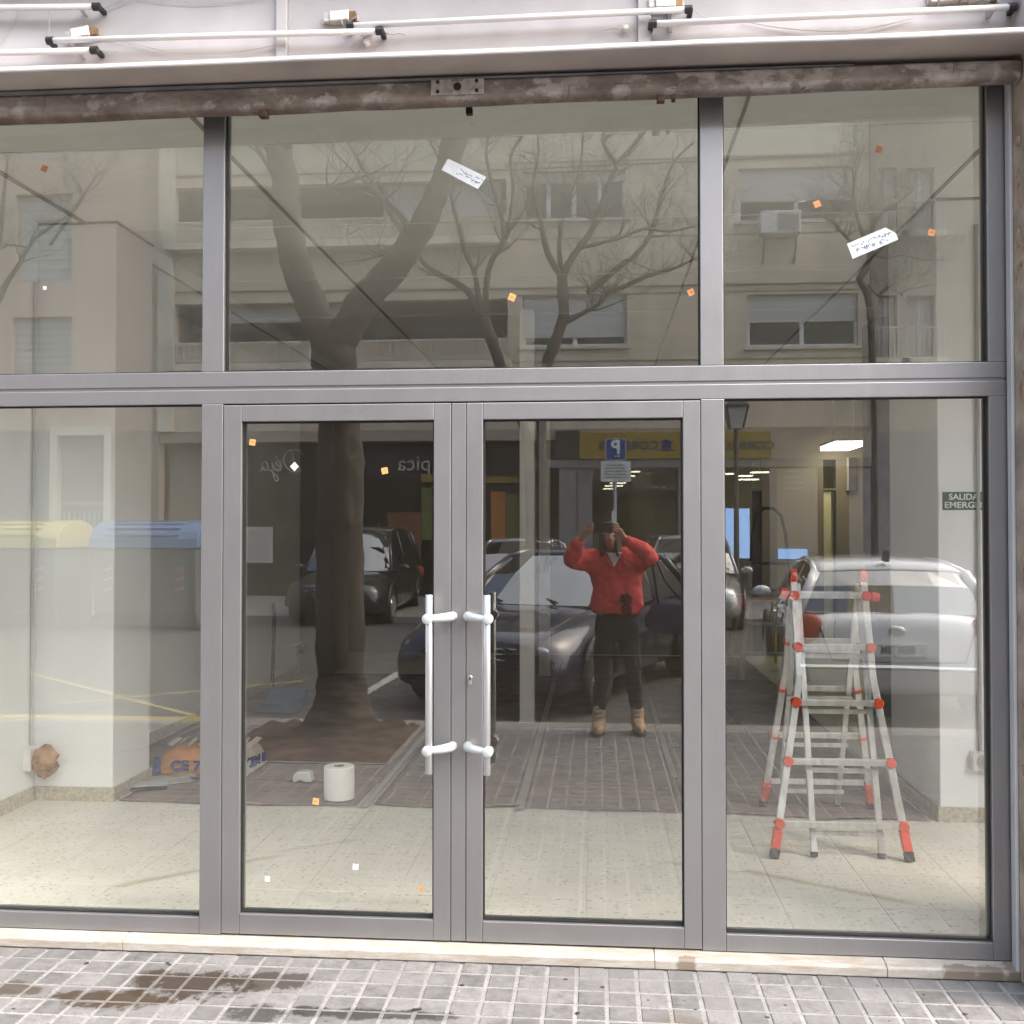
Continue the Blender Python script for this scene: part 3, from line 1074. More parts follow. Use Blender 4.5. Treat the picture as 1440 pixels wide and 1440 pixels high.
ballast(-1.905, 3.425, R_(-9), 'tilted lamp ballast near the left end of the sign box')
ballast(-0.928, 3.447, R_(-2), 'lamp ballast between the left upright and the middle tube')
ballast(0.245, 3.447, R_(0), 'lamp ballast just right of the right upright')
ballast(1.215, 3.428, R_(-3), 'lamp ballast at the right end of the sign box')
ballast(1.320, 3.425, R_(3), 'small lamp ballast in the right corner of the sign box')
for cx, cz, lb in ((-0.828, 3.352, 'round starter below the middle ballast'), (0.105, 3.368, 'round starter left of the right upright')):
    s = MB().tube([(cx, -0.156, cz), (cx, -0.185, cz)], .011, 14)
    tag(s.build('starter', M['socket'], bevel=.002), lb, 'starter', 'lamp starters in the sign box')


def cable(px, y, label, r=.0016, jig=0.0, m=None, name='cable'):
    pts = [at_y(u, v, y) for u, v in px]
    # Catmull-Rom so that the wire sags smoothly
    P = [pts[0]] + pts + [pts[-1]]
    o = []
    for i in range(1, len(P) - 2):
        for k in range(6):
            t = k / 6
            a, b, c, d = P[i - 1], P[i], P[i + 1], P[i + 2]
            o.append(0.5 * ((2 * b) + (c - a) * t + (2 * a - 5 * b + 4 * c - d) * t * t + (3 * b - a - 3 * c + d) * t ** 3))
    o.append(pts[-1])
    return tag(MB().tube(o, r, 5).build(name, m or M['cable'], smooth=True), label, 'cable', 'loose wires in the sign box')


cable([(30, -4), (24, 22), (12, 45), (0, 62)], -0.162, 'wire dangling at the far left of the sign box', .0012)
cable([(66, 5), (70, 25), (67, 55)], -0.19, 'wire rising from the cap of the left long tube', .001)
cable([(140, 70), (150, 75), (158, 78), (165, 72)], -0.17, 'wire tail behind the lowest left tube', .0015)
cable([(150, 55), (190, 62), (240, 73), (300, 76), (350, 71), (392, 62)], -0.165, 'wire sagging beneath the left long tube', .0013)
cable([(145, 12), (165, 4), (180, -3)], -0.17, 'twisted wire behind the top left cap', .002)
cable([(185, -2), (240, 5), (300, 6), (372, -1)], -0.162, 'thin wire sagging along the top left edge', .001)
cable([(480, 28), (484, 38), (492, 30), (505, 20)], -0.2, 'short wire loop under the middle ballast', .0013)
cable([(540, 46), (552, 49), (562, 47), (570, 50)], -0.185, 'wire tail right of the left long tube', .0018)
cable([(830, 50), (850, 43), (868, 40), (880, 46), (897, 38), (912, 30)], -0.17, 'wire between the right starter and the tube cap', .0013)
cable([(978, 15), (985, 22), (998, 26)], -0.18, 'wire tail right of the middle tube', .0013)
cable([(1045, 30), (1090, 38), (1140, 43), (1200, 43), (1250, 34), (1285, 25)], -0.165, 'dark wire sagging below the right long tube', .0018)
cable([(1385, 3), (1400, 6), (1418, 5)], -0.17, 'wire above the right tube end', .001)

# ================================================================ SHOP INTERIOR
CEIL = 3.35
floor = MB().box(-3.3, 0.16, -0.2, 3.7, 11.2, 0.046).build('shop_floor', M['terrazzo'])
struct(floor, 'pale speckled terrazzo floor inside the shop', 'floor')
T = 0.40
first = None
for i in range(-9, 7):
    for j in range(0, 5):
        x, y = -0.245 + i * T, 0.30 + j * T
        if x - T / 2 < -3.3 or y - T / 2 < .08:
            pass
        if first is None:
            h = T / 2 - 0.0008
            first = MB().box(-h, -h, -.003, h, h, .004).build('floor_tile', M['terrazzo'], floor, bevel=.0007)
            o = first
        else:
            o = first.copy()
            COL.objects.link(o)
        o.location = (x, y, 0.046 + random.uniform(-.0002, .0002))
lw = MB().box(-3.4, 0.08, 0.046, -3.2, 11.2, CEIL).build('wall', M['inner_wall'])
struct(lw, 'white painted left wall inside the shop', 'wall')
rw = MB().box(3.6, 0.08, 0.046, 3.8, 11.2, CEIL).build('wall', M['inner_wall'])
struct(rw, 'pale right wall deep inside the shop', 'wall')
# back wall with two lit doorways and lights over them
holes = [(1.905, 0.046, 2.025, 2.075), (1.905, 2.10, 2.025, 2.45), (2.765, 0.046, 2.915, 2.075), (2.765, 2.10, 2.915, 2.45)]
bw = MB()
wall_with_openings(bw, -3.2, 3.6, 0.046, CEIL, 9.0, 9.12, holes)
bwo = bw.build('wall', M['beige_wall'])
struct(bwo, 'brownish rear wall of the shop with narrow lit doorways', 'wall')
MB().box(2.775, 9.03, 0.05, 2.865, 9.07, 2.07).build('door_leaf', M['room_light_paint'], bwo)  # leaf coloured with the yellow light of the doorway
MB().box(1.91, 9.03, 0.05, 2.02, 9.07, 2.07).build('door_leaf', M['door_dark'], bwo)
MB().box(2.88, 8.985, 0.05, 2.90, 9.0, 2.075).build('door_trim', M['door_dark'], bwo)
MB().box(3.06, 8.93, 2.07, 3.15, 8.998, 2.47).build('meter_box', M['door_dark'], bwo)
MB().box(3.03, 8.93, 2.07, 3.055, 8.998, 2.47).build('meter_box_side', M['sign_cream'], bwo)
bk = MB()
bk.box(1.3, 10.6, 0.046, 3.6, 10.7, CEIL)
struct(bk.build('wall', M['room_light_paint']), 'wall of the room behind the rear doorways, its yellow light painted on', 'wall')
ce = MB().box(-3.4, 0.08, CEIL, 3.8, 11.2, CEIL + 0.15).build('ceiling', M['ceiling'])
struct(ce, 'pale plasterboard ceiling inside the shop with seams running to the back', 'ceiling')
for x, w in ((-2.93, .016), (-1.722, .010), (1.775, .010), (0.62, .007)):
    MB().box(x - w, 0.3, CEIL - 0.006, x + w, 9.0, CEIL).build('seam', M['dark_line'], ce)
for y in (0.75, 2.0, 3.25, 4.5):
    MB().box(-3.1, y - .005, CEIL - 0.004, 3.5, y + .005, CEIL).build('seam', M['ceiling'], ce)
sf = MB().box(-3.2, 2.3, CEIL - 0.12, -2.752, 9.0, CEIL - .002).build('bulkhead', M['inner_wall'])
struct(sf, 'boxed bulkhead along the top of the left wall', 'bulkhead')
MB().box(-2.7515, 2.3, CEIL - .125, -2.745, 9.0, CEIL - .112).build('edge_strip', M['dark_line'], sf)


def column(x0, y0, x1, y1, z1, label, m=None, sk=True):
    o = MB().box(x0, y0, 0.046, x1, y1, z1).build('column', m or M['inner_wall'], bevel=.004)
    struct(o, label, 'column')
    return o


def skirt(x0, y0, x1, y1, par):
    return MB().box(x0, y0, 0.046, x1, y1, 0.128).build('skirting', M['skirting'], par, bevel=.003)


cA = column(-3.2, 1.82, -2.735, 2.30, CEIL, 'broad white column on the left near the glass')
skirt(-3.185, 1.805, -2.722, 1.82, cA)
skirt(-2.735, 1.821, -2.722, 2.31, cA)
MB().box(-3.2, 1.812, CEIL - .014, -2.728, 1.819, CEIL - .003).build('top_joint', M['dark_line'], cA)
MB().box(-2.735, 1.82, CEIL - .014, -2.729, 2.30, CEIL - .003).build('top_joint', M['dark_line'], cA)
skirt(-3.2, 0.2, -3.186, 1.8045, lw)
skirt(-3.2, 2.31, -3.186, 7.0, lw)
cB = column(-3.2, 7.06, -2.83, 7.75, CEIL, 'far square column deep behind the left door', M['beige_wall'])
cC = column(1.80, 1.79, 3.6, 2.68, CEIL, 'broad white pier on the right with the green exit sign')
skirt(1.787, 1.776, 3.6, 1.79, cC)
skirt(1.787, 1.791, 1.80, 2.69, cC)
MB().box(1.80, 1.783, CEIL - .014, 3.59, 1.789, CEIL - .003).build('top_joint', M['dark_line'], cC)
column(2.30, 4.9, 2.75, 5.3, CEIL, 'grey column behind the right pier', mat('grey_wall', (0.40, 0.39, 0.38), 0.8))
MB().box(2.24, .2, .046, 3.6, .21, .12).build('skirting', M['skirting'], rw)


def slim_post(x, y, label):
    p = thing('steel_post', label, 'post', (x, y, 0.05), 'slim white posts inside the shop')
    MB().box(x - .058, y - .058, 0.058, x + .058, y + .058, 2.95).build('shaft', M['post_white'], p, bevel=.004)
    MB().box(x - .058, y - .058, 2.951, x + .058, y + .058, CEIL).build('shaft_head', M['post_white'], p)
    MB().box(x - .066, y - .066, 0.047, x + .066, y + .066, 0.057).build('base_plate', M['post_white'], p)


slim_post(-0.556, 4.41, 'nearer slim white post behind the right door')
slim_post(-0.552, 7.06, 'farther slim white post behind the right door')
# ceiling bits
lp = thing('strip_light', 'lit strip light high on the right in the shop', 'lamp', (2.92, 8.5, 2.57))
MB().box(2.69, 8.0, 2.545, 3.02, 8.8, 2.59).build('diffuser', M['lamp_on'], lp)
MB().box(2.68, 7.99, 2.591, 3.03, 8.81, 2.62).build('housing', M['white_paint'], lp)
for x in (2.75, 2.98):
    MB().tube([(x, 8.4, 2.62), (x, 8.4, CEIL)], .006, 6).build('hanger', M['cable'], lp)

# floor papers, tapes
def paper(x0, x1, y0, y1, label, seed, curl=True):
    rr = random.Random(seed)
    rows = []
    nx = 22
    for j in range(30):
        tt = j / 29
        y = y0 + (y1 - y0) * (tt ** 2.2)
        row = []
        for i in range(nx):
            s = i / (nx - 1)
            x = x0 + (x1 - x0) * s
            z = 0.0535 + 0.0022 * math.sin(x * 9 + y * 3 + seed) * math.sin(y * 6 + seed * 2) + .0022
            if j < 3:
                w = (3 - j) / 3
                z += w * w * max(0, math.sin(x * 7.3 + seed * 1.7)) * 0.020
            yy = y + (0.02 * math.sin(x * 5 + seed) + rr.uniform(-.006, .006)) * (1 - tt)
            row.append((x, yy, z))
        rows.append(row)
    o = MB().grid(rows).build('floor_paper', M['brown_paper'], smooth=True, solid=0.0012)
    return tag(o, label, 'paper', 'brown protective papers laid on the floor')


paper(-3.17, -1.31, 2.33, 7.0, 'brown floor paper under the cement sack', 1)
paper(-2.70, -1.33, 1.80, 2.36, 'brown floor paper under the white roll', 2)
paper(-1.24, -0.43, 1.84, 8.8, 'brown floor paper behind the meeting door stiles', 3)
paper(-0.42, 0.47, 1.84, 8.8, 'brown floor paper behind the right door', 4)
paper(0.48, 1.12, 1.80, 8.8, 'brown floor paper reaching the stepladder', 5)
paper(1.13, 1.76, 1.76, 8.8, 'brown floor paper under the back legs of the ladder', 6)


def tape(p, q, label, w=.05):
    o = MB().bar((p[0], p[1], .0605), (q[0], q[1], .0605), w, .0012).build('tape', M['tape'])
    tag(o, label, 'tape', 'pale tape strips on the floor paper')


tape((-1.285, 1.78), (-1.27, 5.2), 'pale tape strip near the white paper roll')
tape((-0.425, 1.80), (-0.425, 6.5), 'pale tape strip behind the right door handle')
tape((0.475, 2.6), (0.475, 7.5), 'pale tape strip near the right door stile', .04)

# paper roll
r = thing('paper_roll', 'white paper roll standing on the brown paper', 'paper roll', (-1.462, 1.95, 0.057))
rows = []
for (rr, z) in ((.030, .0), (.084, .0), (.086, .004), (.0865, .10), (.086, .178), (.083, .183), (.033, .184), (.030, .180), (.030, .0)):
    rows.append([(-1.462 + rr * math.cos(2 * math.pi * k / 36), 1.95 + rr * math.sin(2 * math.pi * k / 36), .061 + z) for k in range(36)])
MB().grid(rows, True).build('paper_winding', M['roll_white'], r, smooth=False, bevel=.002)
rows = [[(-1.462 + q * math.cos(2 * math.pi * k / 24), 1.95 + q * math.sin(2 * math.pi * k / 24), .061 + z) for k in range(24)] for q, z in ((.0298, .002), (.0298, .1835), (.026, .1835), (.026, .002))]
MB().grid(rows, True).build('core', M['card'], r)
# plastic lump
q_ = at_z(424, 1101, .062)
sc = MB()
sc.prism([(q_.x - .052, .061), (q_.x - .058, .085), (q_.x - .045, .118), (q_.x + .012, .128), (q_.x + .050, .122), (q_.x + .058, .085), (q_.x + .062, .067), (q_.x + .02, .063), (q_.x, .074), (q_.x - .02, .074), (q_.x - .035, .064)], 'y', q_.y, q_.y + .08)
tag(sc.build('plaster_scrap', M['gel_white'], bevel=.008, seg=2), 'small white plaster scrap left of the paper roll', 'scrap')

# cement sack
sk = thing('cement_sack', 'open orange and white cement sack printed CE 78 lying behind the door stile', 'sack', (-2.35, 2.60, .06))


def pillow(x0, x1, y0, y1, z0, z1, seed, e=5.0):
    rows = []
    n = 15
    rr = random.Random(seed)
    for j in range(n):
        v = -1 + 2 * j / (n - 1)
        row_t, row_b = [], []
        for i in range(n):
            u = -1 + 2 * i / (n - 1)
            h = (1 - abs(u) ** e) ** .5 * (1 - abs(v) ** e) ** .5
            x = (x0 + x1) / 2 + u * (x1 - x0) / 2
            y = (y0 + y1) / 2 + v * (y1 - y0) / 2
            k = 0.006 * math.sin(x * 31 + seed) * math.sin(y * 27 + seed)
            row_t.append((x, y, z0 + .004 + (z1 - z0) * h + k * h))
            row_b.append((x, y, z0))
        rows.append(row_t + row_b[::-1])
    return MB().grid(rows, True)


a = at_z(222, 1092, .06)
pillow(-2.76, -2.36, 2.42, 2.78, .061, .205, 1).build('sack_end', M['sack_orange'], sk, smooth=True)
pillow(-2.37, -2.16, 2.36, 2.80, .061, .215, 2).build('sack_side', M['sack_white'], sk, smooth=True)
mb = MB()
for i in range(9):
    x = -2.74 + i * .066
    mb.bar((x, 2.60 + .03 * math.sin(i * 2.1), .205), (x + .05, 2.63 + .03 * math.cos(i * 1.7), .24 + .015 * math.sin(i)), .06, .004)
mb.build('torn_flap', M['sack_white'], sk)
text('CE 78', 0.085, (-2.53, 2.414, .115), TO_CAM, M['sack_blue'], 'lettering', sk, .004, bold=.002, sx=1.15)
MB().box(-2.755, 2.412, .07, -2.715, 2.419, .165).build('blue_band', M['sack_blue'], sk)
text('CEM II', 0.085, (-2.152, 2.55, .125), (math.pi / 2, 0, R_(78)), M['sack_blue'], 'lettering', sk, .004, bold=.002)

# tile offcuts by the column
for k, (u, v, w, h, rz, z, lb) in enumerate(((228, 1102, .34, .09, .55, .0605, 'long grey trim lying beside the column foot'), (212, 1104, .20, .10, .45, .066, 'pale tile offcut lying on the grey trim'), (205, 1110, .24, .05, .25, .060, 'dark trim nearest the column foot'), (240, 1094, .30, .08, .5, .061, 'grey trim next to the orange sack'))):
    c = at_z(u, v, z)
    o = MB().box(-w / 2, -h / 2, 0, w / 2, h / 2, .010 + .004 * (k == 1)).build('tile_offcut', [M['stone_grey'], M['white_paint'], M['rubber'], M['stone_grey']][k], bevel=.001)
    o.location = (c.x, c.y, z + .001)
    o.rotation_euler.z = rz
    tag(o, lb, 'offcut', 'offcuts piled by the column')

# dustpan
dp = thing('dustpan', 'dark blue dustpan with a long upright handle', 'dustpan', (-2.72, 4.75, .06))
d = MB()
d.prism([(4.56, .061), (4.56, .066), (4.80, .10), (4.95, .20), (5.0, .20), (5.0, .061)], 'x', -2.86, -2.52)
d.build('pan', M['blue_dustpan'], dp, bevel=.01, seg=2)
MB().tube([(-2.83, 4.98, .18), (-2.82, 4.99, .8), (-2.825, 4.99, .95)], .017, 8).build('handle', M['black'], dp)

# left wall: conduit, box with torn paper; right: socket, conduit, exit sign
cd = thing('wall_conduit', 'white conduit running down the left wall to an open box', 'conduit', (-3.19, 1.76, .3))
MB().tube([(-3.188, 1.77, .37), (-3.188, 1.77, 3.0)], .010, 8).build('pipe', M['white_paint'], cd)
MB().box(-3.2, 1.70, .235, -3.155, 1.805, .365).build('box', M['socket'], cd, bevel=.004)
rr = random.Random(4)
c0 = Vector((-3.09, 1.74, .285))
rows = []
for i in range(9):
    t = math.pi * i / 8
    rows.append([(c0.x + .085 * (math.sin(t) * math.cos(2 * math.pi * k / 11)) * rr.uniform(.65, 1.15), c0.y + .05 * math.sin(t) * math.sin(2 * math.pi * k / 11) * rr.uniform(.6, 1.2), c0.z + .095 * math.cos(t) * rr.uniform(.8, 1.1)) for k in range(11)])
tag(MB().grid(rows, True).build('crumpled_paper', M['card']), 'crumpled brown paper stuffed in the left wall box', 'paper')
so = thing('wall_socket', 'white wall socket on the right pier near the floor', 'socket', (2.01, 1.78, .37))
MB().box(1.955, 1.745, .325, 2.065, 1.79, .425).build('socket_box', M['socket'], so, bevel=.005)
MB().tube([(2.01, 1.740, .375), (2.01, 1.7455, .375)], .036, 22).build('face', M['white_paint'], so)
MB().tube([(2.01, 1.7385, .375), (2.01, 1.7405, .375)], .020, 18).build('recess', M['cable'], so)
MB().tube([(2.003, 1.776, .425), (2.003, 1.776, 3.2)], .011, 8).build('conduit', M['white_paint'], so)
jb = thing('wall_switch', 'round switch on the dim left wall above the dustpan', 'switch', (-3.19, 7.0, .32))
MB().box(-3.2, 6.8, .25, -3.17, 7.05, .37).build('plate', M['socket'], jb)
MB().tube([(-3.17, 6.98, .31), (-3.12, 6.98, .31)], .05, 14).build('knob', M['black'], jb)
ex = thing('exit_sign', 'dark green exit sign reading SALIDA DE EMERGENCIA on the right pier', 'sign', (2.0, 1.78, 1.735))
MB().box(1.805, 1.786, 1.668, 2.165, 1.7885, 1.805).build('clear_plate', M['inner_wall'], ex)
MB().box(1.822, 1.783, 1.690, 2.148, 1.7858, 1.785).build('board', M['green_sign'], ex, bevel=.001)
text('SALIDA DE', 0.045, (1.966, 1.7825, 1.758), TO_CAM, M['sign_letters'], 'lettering', ex, .0008, bold=.0008, fit=.222)
text('EMERGENCIA', 0.045, (1.982, 1.7825, 1.715), TO_CAM, M['sign_letters'], 'lettering', ex, .0008, bold=.0008, fit=.300)

# ================================================================ LADDERS
lad = thing('telescopic_ladder', 'aluminium trestle ladder with orange joints standing behind the right pane', 'ladder', (1.17, 1.55, .05))
TL = {}
topz, topy = 1.365, 1.52
for s in ('front', 'rear'):
    fy = 1.09 if s == 'front' else 2.0
    iy = 1.13 if s == 'front' else 2.03

    def yy(z, f=fy):
        return f + (topy - f) * (z - .05) / (topz - .05)
    for sx in (-1, 1):
        xt = 1.168 + sx * .172
        foot = {('front', -1): .823, ('front', 1): 1.438, ('rear', -1): .915, ('rear', 1): 1.50}[(s, sx)]
        kz = 0.86
        yo = -.018 if s == 'front' else .018
        # outer rail: straight above, flared below
        p0 = Vector((xt, yy(1.33), 1.33))
        p1 = Vector((xt + sx * .004, yy(kz), kz))
        p2 = Vector((foot, yy(.06), .06))
        MB().bar(p0, p1, .034, .026, (0, 1, 0)).build('outer_rail', M['ladder_alu'], lad, bevel=.003)
        MB().bar(p1 + (p1 - p2).normalized() * .004, p2 + (p1 - p2).normalized() * .06, .034, .026, (0, 1, 0)).build('outer_rail', M['ladder_alu'], lad, bevel=.003)
        dn = (p1 - p2).normalized()
        ft = MB().bar(p2 + dn * .035, p2 + dn * .135, .042, .034, (0, 1, 0)).build('foot_sleeve', M['orange_plastic'], lad, bevel=.004)
        MB().bar(p2 + dn * -.008, p2 + dn * .036, .042, .036, (0, 1, 0)).build('rubber_foot', M['rubber'], ft, bevel=.004)
        # inner rail
        q0 = Vector((xt - sx * .020, yy(1.31) - yo, 1.31))
        q1 = Vector((xt - sx * .018, (iy if s == 'front' else 2.02), .06))
        MB().bar(q0, q1 + (q0 - q1).normalized() * .014, .028, .024, (0, 1, 0)).build('inner_rail', M['ladder_alu'], lad, bevel=.002)
        MB().bar(q1 + (q0 - q1).normalized() * -.006, q1 + (q0 - q1).normalized() * .0135, .031, .027, (0, 1, 0)).build('rubber_foot', M['rubber'], lad)
        # top hinge
        h = MB()
        hy = yy(1.355)
        h.tube([(xt - .016, hy, 1.352), (xt + .016, hy, 1.352)], .036, 14)
        h.box(xt - .019, hy - .025, 1.295, xt + .019, hy + .02, 1.352)
        h.build('hinge', M['orange_plastic'], lad, bevel=.003)
    zs = [1.255, 1.005, .745, .478, .205]
    for z in zs:
        y = yy(z)
        xl = 1.168 - .172 - .004 if z > kz else (1.168 - .176) + ((.823 if s == 'front' else .915) - .992) * (kz - z) / (kz - .06)
        xr = 1.168 + .176 if z > kz else (1.168 + .176) + ((1.438 if s == 'front' else 1.50) - 1.344) * (kz - z) / (kz - .06)
        sg = -1 if s == 'front' else 1
        MB().box(xl + .012, y + sg * .014 - .012, z - .0155, xr - .012, y + sg * .014 + .012, z + .0155).build('rung', M['ladder_alu'], lad, bevel=.004, seg=2)
        for x in (xl, xr):
            j = MB().tube([(x, y + sg * -.012, z), (x, y + sg * .034, z)], .024, 12)
            j.build('joint', M['pink_plastic'] if (z > 1.2 and x == xr and s == 'front') else M['orange_plastic'], lad, bevel=.003)
        # inner section rung just behind
        if z < 1.2:
            MB().box(1.168 - .17, y - sg * .012 - .008, z - .058, 1.168 + .17, y - sg * .012 + .008, z - .036).build('inner_rung', M['ladder_alu'], lad, bevel=.002)
MB().tube([(.93, 1.50, 1.262), (.965, 1.50, 1.262)], .03, 12).build('lock_knob', M['orange_plastic'], lad, bevel=.004)
MB().tube([(1.375, 1.50, 1.25), (1.415, 1.50, 1.243)], .024, 12).build('lock_knob', M['pink_plastic'], lad, bevel=.004)

stp = thing('stepladder', 'grey stepladder with a bowed top rail deep inside the shop', 'stepladder', (1.75, 7.1, .05))
for sx, xf, xt in ((-1, 1.47, 1.63), (1, 2.13, 2.02)):
    MB().bar((xf, 6.85, .055), (xt, 7.25, 1.25), .05, .03, (0, 1, 0)).build('front_rail', M['ladder_alu'], stp, bevel=.004)
    MB().bar((xf, 7.95, .055), (xt, 7.33, 1.25), .04, .025, (0, 1, 0)).build('rear_rail', M['ladder_alu'], stp, bevel=.004)
rail = [(1.63, 7.26, 1.25), (1.66, 7.30, 1.55), (1.70, 7.32, 1.74), (1.78, 7.33, 1.82), (1.88, 7.33, 1.82), (1.96, 7.32, 1.74), (2.0, 7.30, 1.55), (2.02, 7.26, 1.25)]
MB().tube(rail, .018, 8).build('top_rail', M['rubber'], stp, smooth=True)
for k, z in enumerate((.30, .60, .92, 1.22)):
    t = (z - .055) / 1.195
    xa, xb, y = 1.47 + (.16) * t, 2.13 - .11 * t, 6.85 + .4 * t
    MB().box(xa, y - .08, z, xb, y + .06, z + .03).build('tread', M['ladder_alu'] if k < 3 else M['rubber'], stp, bevel=.004)
MB().box(1.42, 6.95, .78, 1.52, 7.03, .92).build('tool_clip', M['orange_plastic'], stp)
yb = thing('barrier_bar', 'yellow bar standing across behind the stepladder', 'bar', (1.7, 8.3, .05))
MB().bar((1.36, 8.3, .78), (2.1, 8.3, .78), .05, .05).build('bar', M['yellow_bar'], yb)
for x in (1.40, 2.06):
    MB().box(x - .015, 8.285, .05, x + .015, 8.315, .75).build('leg', M['yellow_bar'], yb)

# ================================================================ LABELS AND STICKERS ON THE GLASS
def flat_poly(px, y, name, m, label, cat, group, th=.0012):
    pts = [at_y(u, v, y) for u, v in px]
    return tag(MB().prism([(p.x, p.z) for p in pts], 'y', y - th, y).build(name, m), label, cat, group)


def scribble(par, px0, px1, lines, y, seed):
    rr = random.Random(seed)
    a, b = at_y(*px0, y), at_y(*px1, y)
    d = (b - a)
    L = d.length
    d.normalize()
    nrm = Vector((-d.z, 0, d.x))
    mb = MB()
    for (off, t0, t1) in lines:
        x = t0
        while x < t1:
            c = a + d * (x * L) - nrm * off
            w = rr.uniform(.004, .009)
            p = c + nrm * rr.uniform(-.007, .004)
            q = c + d * w + nrm * rr.uniform(-.004, .007)
            mb.bar((p.x, y, p.z), (q.x, y, q.z), .0006, .0022, (0.3, 0, 1))
            if rr.random() < .6:
                mb.bar((q.x, y, q.z), ((p + d * .006).x, y, (p - nrm * .004).z), .0006, .002, (0.3, 0, 1))
            x += rr.uniform(.03, .075) + (0.08 if rr.random() < .15 else 0)
    o = mb.build('handwriting', M['ink'])
    o['kind'] = 'stuff'
    o.parent = par


GF = GY - 0.0008
l1 = flat_poly([(621, 239), (630, 223), (684, 249), (672, 266)], GF, 'paper_label', M['label_paper'], 'pale handwritten tag slanting down in the top middle pane', 'label', 'handwritten tags on the glass')
scribble(l1, (630, 226), (684, 251), [(.012, .35, .95), (.028, .3, .9)], GF - .0016, 1)
l2 = flat_poly([(1191, 343), (1199, 364), (1263, 337), (1260, 328), (1245, 320)], GF, 'paper_label', M['label_paper'], 'white handwritten tag with a cut corner in the top right pane', 'label', 'handwritten tags on the glass')
scribble(l2, (1193, 343), (1255, 322), [(.012, .05, .95), (.030, .10, .85)], GF - .0016, 2)

stk = [((62, 237), 9, 'brown_sticker', 'brown sticker at the top of the left pane'),
       ((720, 418), 10, 'orange_sticker', 'orange sticker low in the top middle pane, right of centre'),
       ((972, 411), 9, 'orange_sticker', 'orange sticker at the right edge of the top middle pane'),
       ((1149, 287), 9, 'orange_sticker', 'orange sticker right of the mirrored air conditioner'),
       ((1236, 210), 9, 'brown_sticker', 'brown sticker above the white tag in the top right pane'),
       ((1310, 327), 9, 'orange_sticker', 'orange sticker right of the white tag in the top right pane'),
       ((355, 622), 9, 'orange_sticker', 'orange sticker in the top left corner of the left door'),
       ((414, 656), 9, 'white_sticker', 'white diamond sticker high in the left door'),
       ((541, 662), 9, 'orange_sticker', 'orange sticker high in the left door, toward the handle'),
       ((444, 1127), 9, 'orange_sticker', 'orange sticker beside the foot of the white roll'),
       ((500, 1219), 8, 'white_sticker', 'white sticker low in the middle of the left door'),
       ((376, 1236), 7, 'white_sticker', 'white sticker low at the left edge of the left door'),
       ((592, 1250), 7, 'orange_sticker', 'faint orange sticker low at the right edge of the left door'),
       ((63, 405), 5, 'white_sticker', 'tiny white sticker halfway down the top left pane')]
rr = random.Random(2)
for (u, v), s, m, lb in stk:
    c = at_y(u, v, GF)
    h = s / 1440 * 3.84 / 2
    o = MB().box(-h, -.0006, -h, h, .0006, h).build('sticker', M[m])
    o.location = c
    o.rotation_euler.y = R_(45) if 'diamond' in lb else R_(rr.uniform(-28, 28))
    tag(o, lb, 'sticker', 'small square stickers on the glass')
    MB().box(-h * .45, -.0010, -h * .12, h * .45, -.0006, h * .12).build('print', M['card'], o, loc=(0, 0, 0))

# ================================================================ STREET: opposite buildings
YB = -20.0


def PB(u, v, y=YB):
    p = mir_y(u, v, y)
    return p.x, p.z


def rect(u0, v0, u1, v1, y=YB):
    um, vm = (u0 + u1) / 2, (v0 + v1) / 2
    return PB(u0, vm, y)[0], PB(um, v1, y)[1], PB(u1, vm, y)[0], PB(um, v0, y)[1]     # x0, z0, x1, z1


FH = 2.83
apt = thing('apartment_building', 'beige apartment block with balconies and windows mirrored in the upper panes', 'building', (-1.7, -20.2, 0))
AX0, AX1 = PB(226, 470)[0], PB(1228, 470)[0]
w1 = rect(735, 413, 882, 487)
w2 = rect(1051, 413, 1207, 487)
b1 = rect(246, 424, 714, 512)
w3 = rect(735, 240, 880, 308)
w4 = rect(1038, 235, 1205, 310)
b2 = rect(246, 258, 712, 342)
holes = [w1, w2, b1, w3, w4, b2]
up = [(h[0], h[1] + FH, h[2], h[3] + FH) for h in (w3, w4, b2)]
ATOP = b2[3] + FH + 0.35
GF0 = PB(700, 604)[1]
mb = MB()
split = w3[3] + 0.25
wall_with_openings(mb, AX0, AX1, GF0, split, YB - 0.25, YB, holes)
mb.build('wall', M['facade'], apt)
mb = MB()
wall_with_openings(mb, AX0, AX1, split, ATOP, YB - 0.25, YB - .004, up + [b2])
mb.build('wall', M['facade_light'], apt)
MB().box(AX0, YB - 9.0, GF0, AX1, YB - 8.8, ATOP).build('rear_wall', M['facade'], apt)
MB().box(AX0, YB - 9.0, ATOP, AX1, YB + .15, ATOP + .2).build('roof', M['facade_light'], apt)
for u in (1228,):
    MB().box(AX1 - .06, YB, GF0, AX1 + .04, YB + .1, ATOP).build('downpipe', M['joint'], apt)
MB().box(AX0, YB + .001, GF0, AX0 + .35, YB + .18, ATOP).build('pilaster', M['facade_light'], apt)
for z in (b1[1] - .02, b2[1] - .02, b2[1] + FH, w3[3] + .2, b1[3] + .05):
    MB().box(b1[2] + .02, YB, z, AX1 - .07, YB + .02, z + .025).build('string_course', M['joint'], apt)


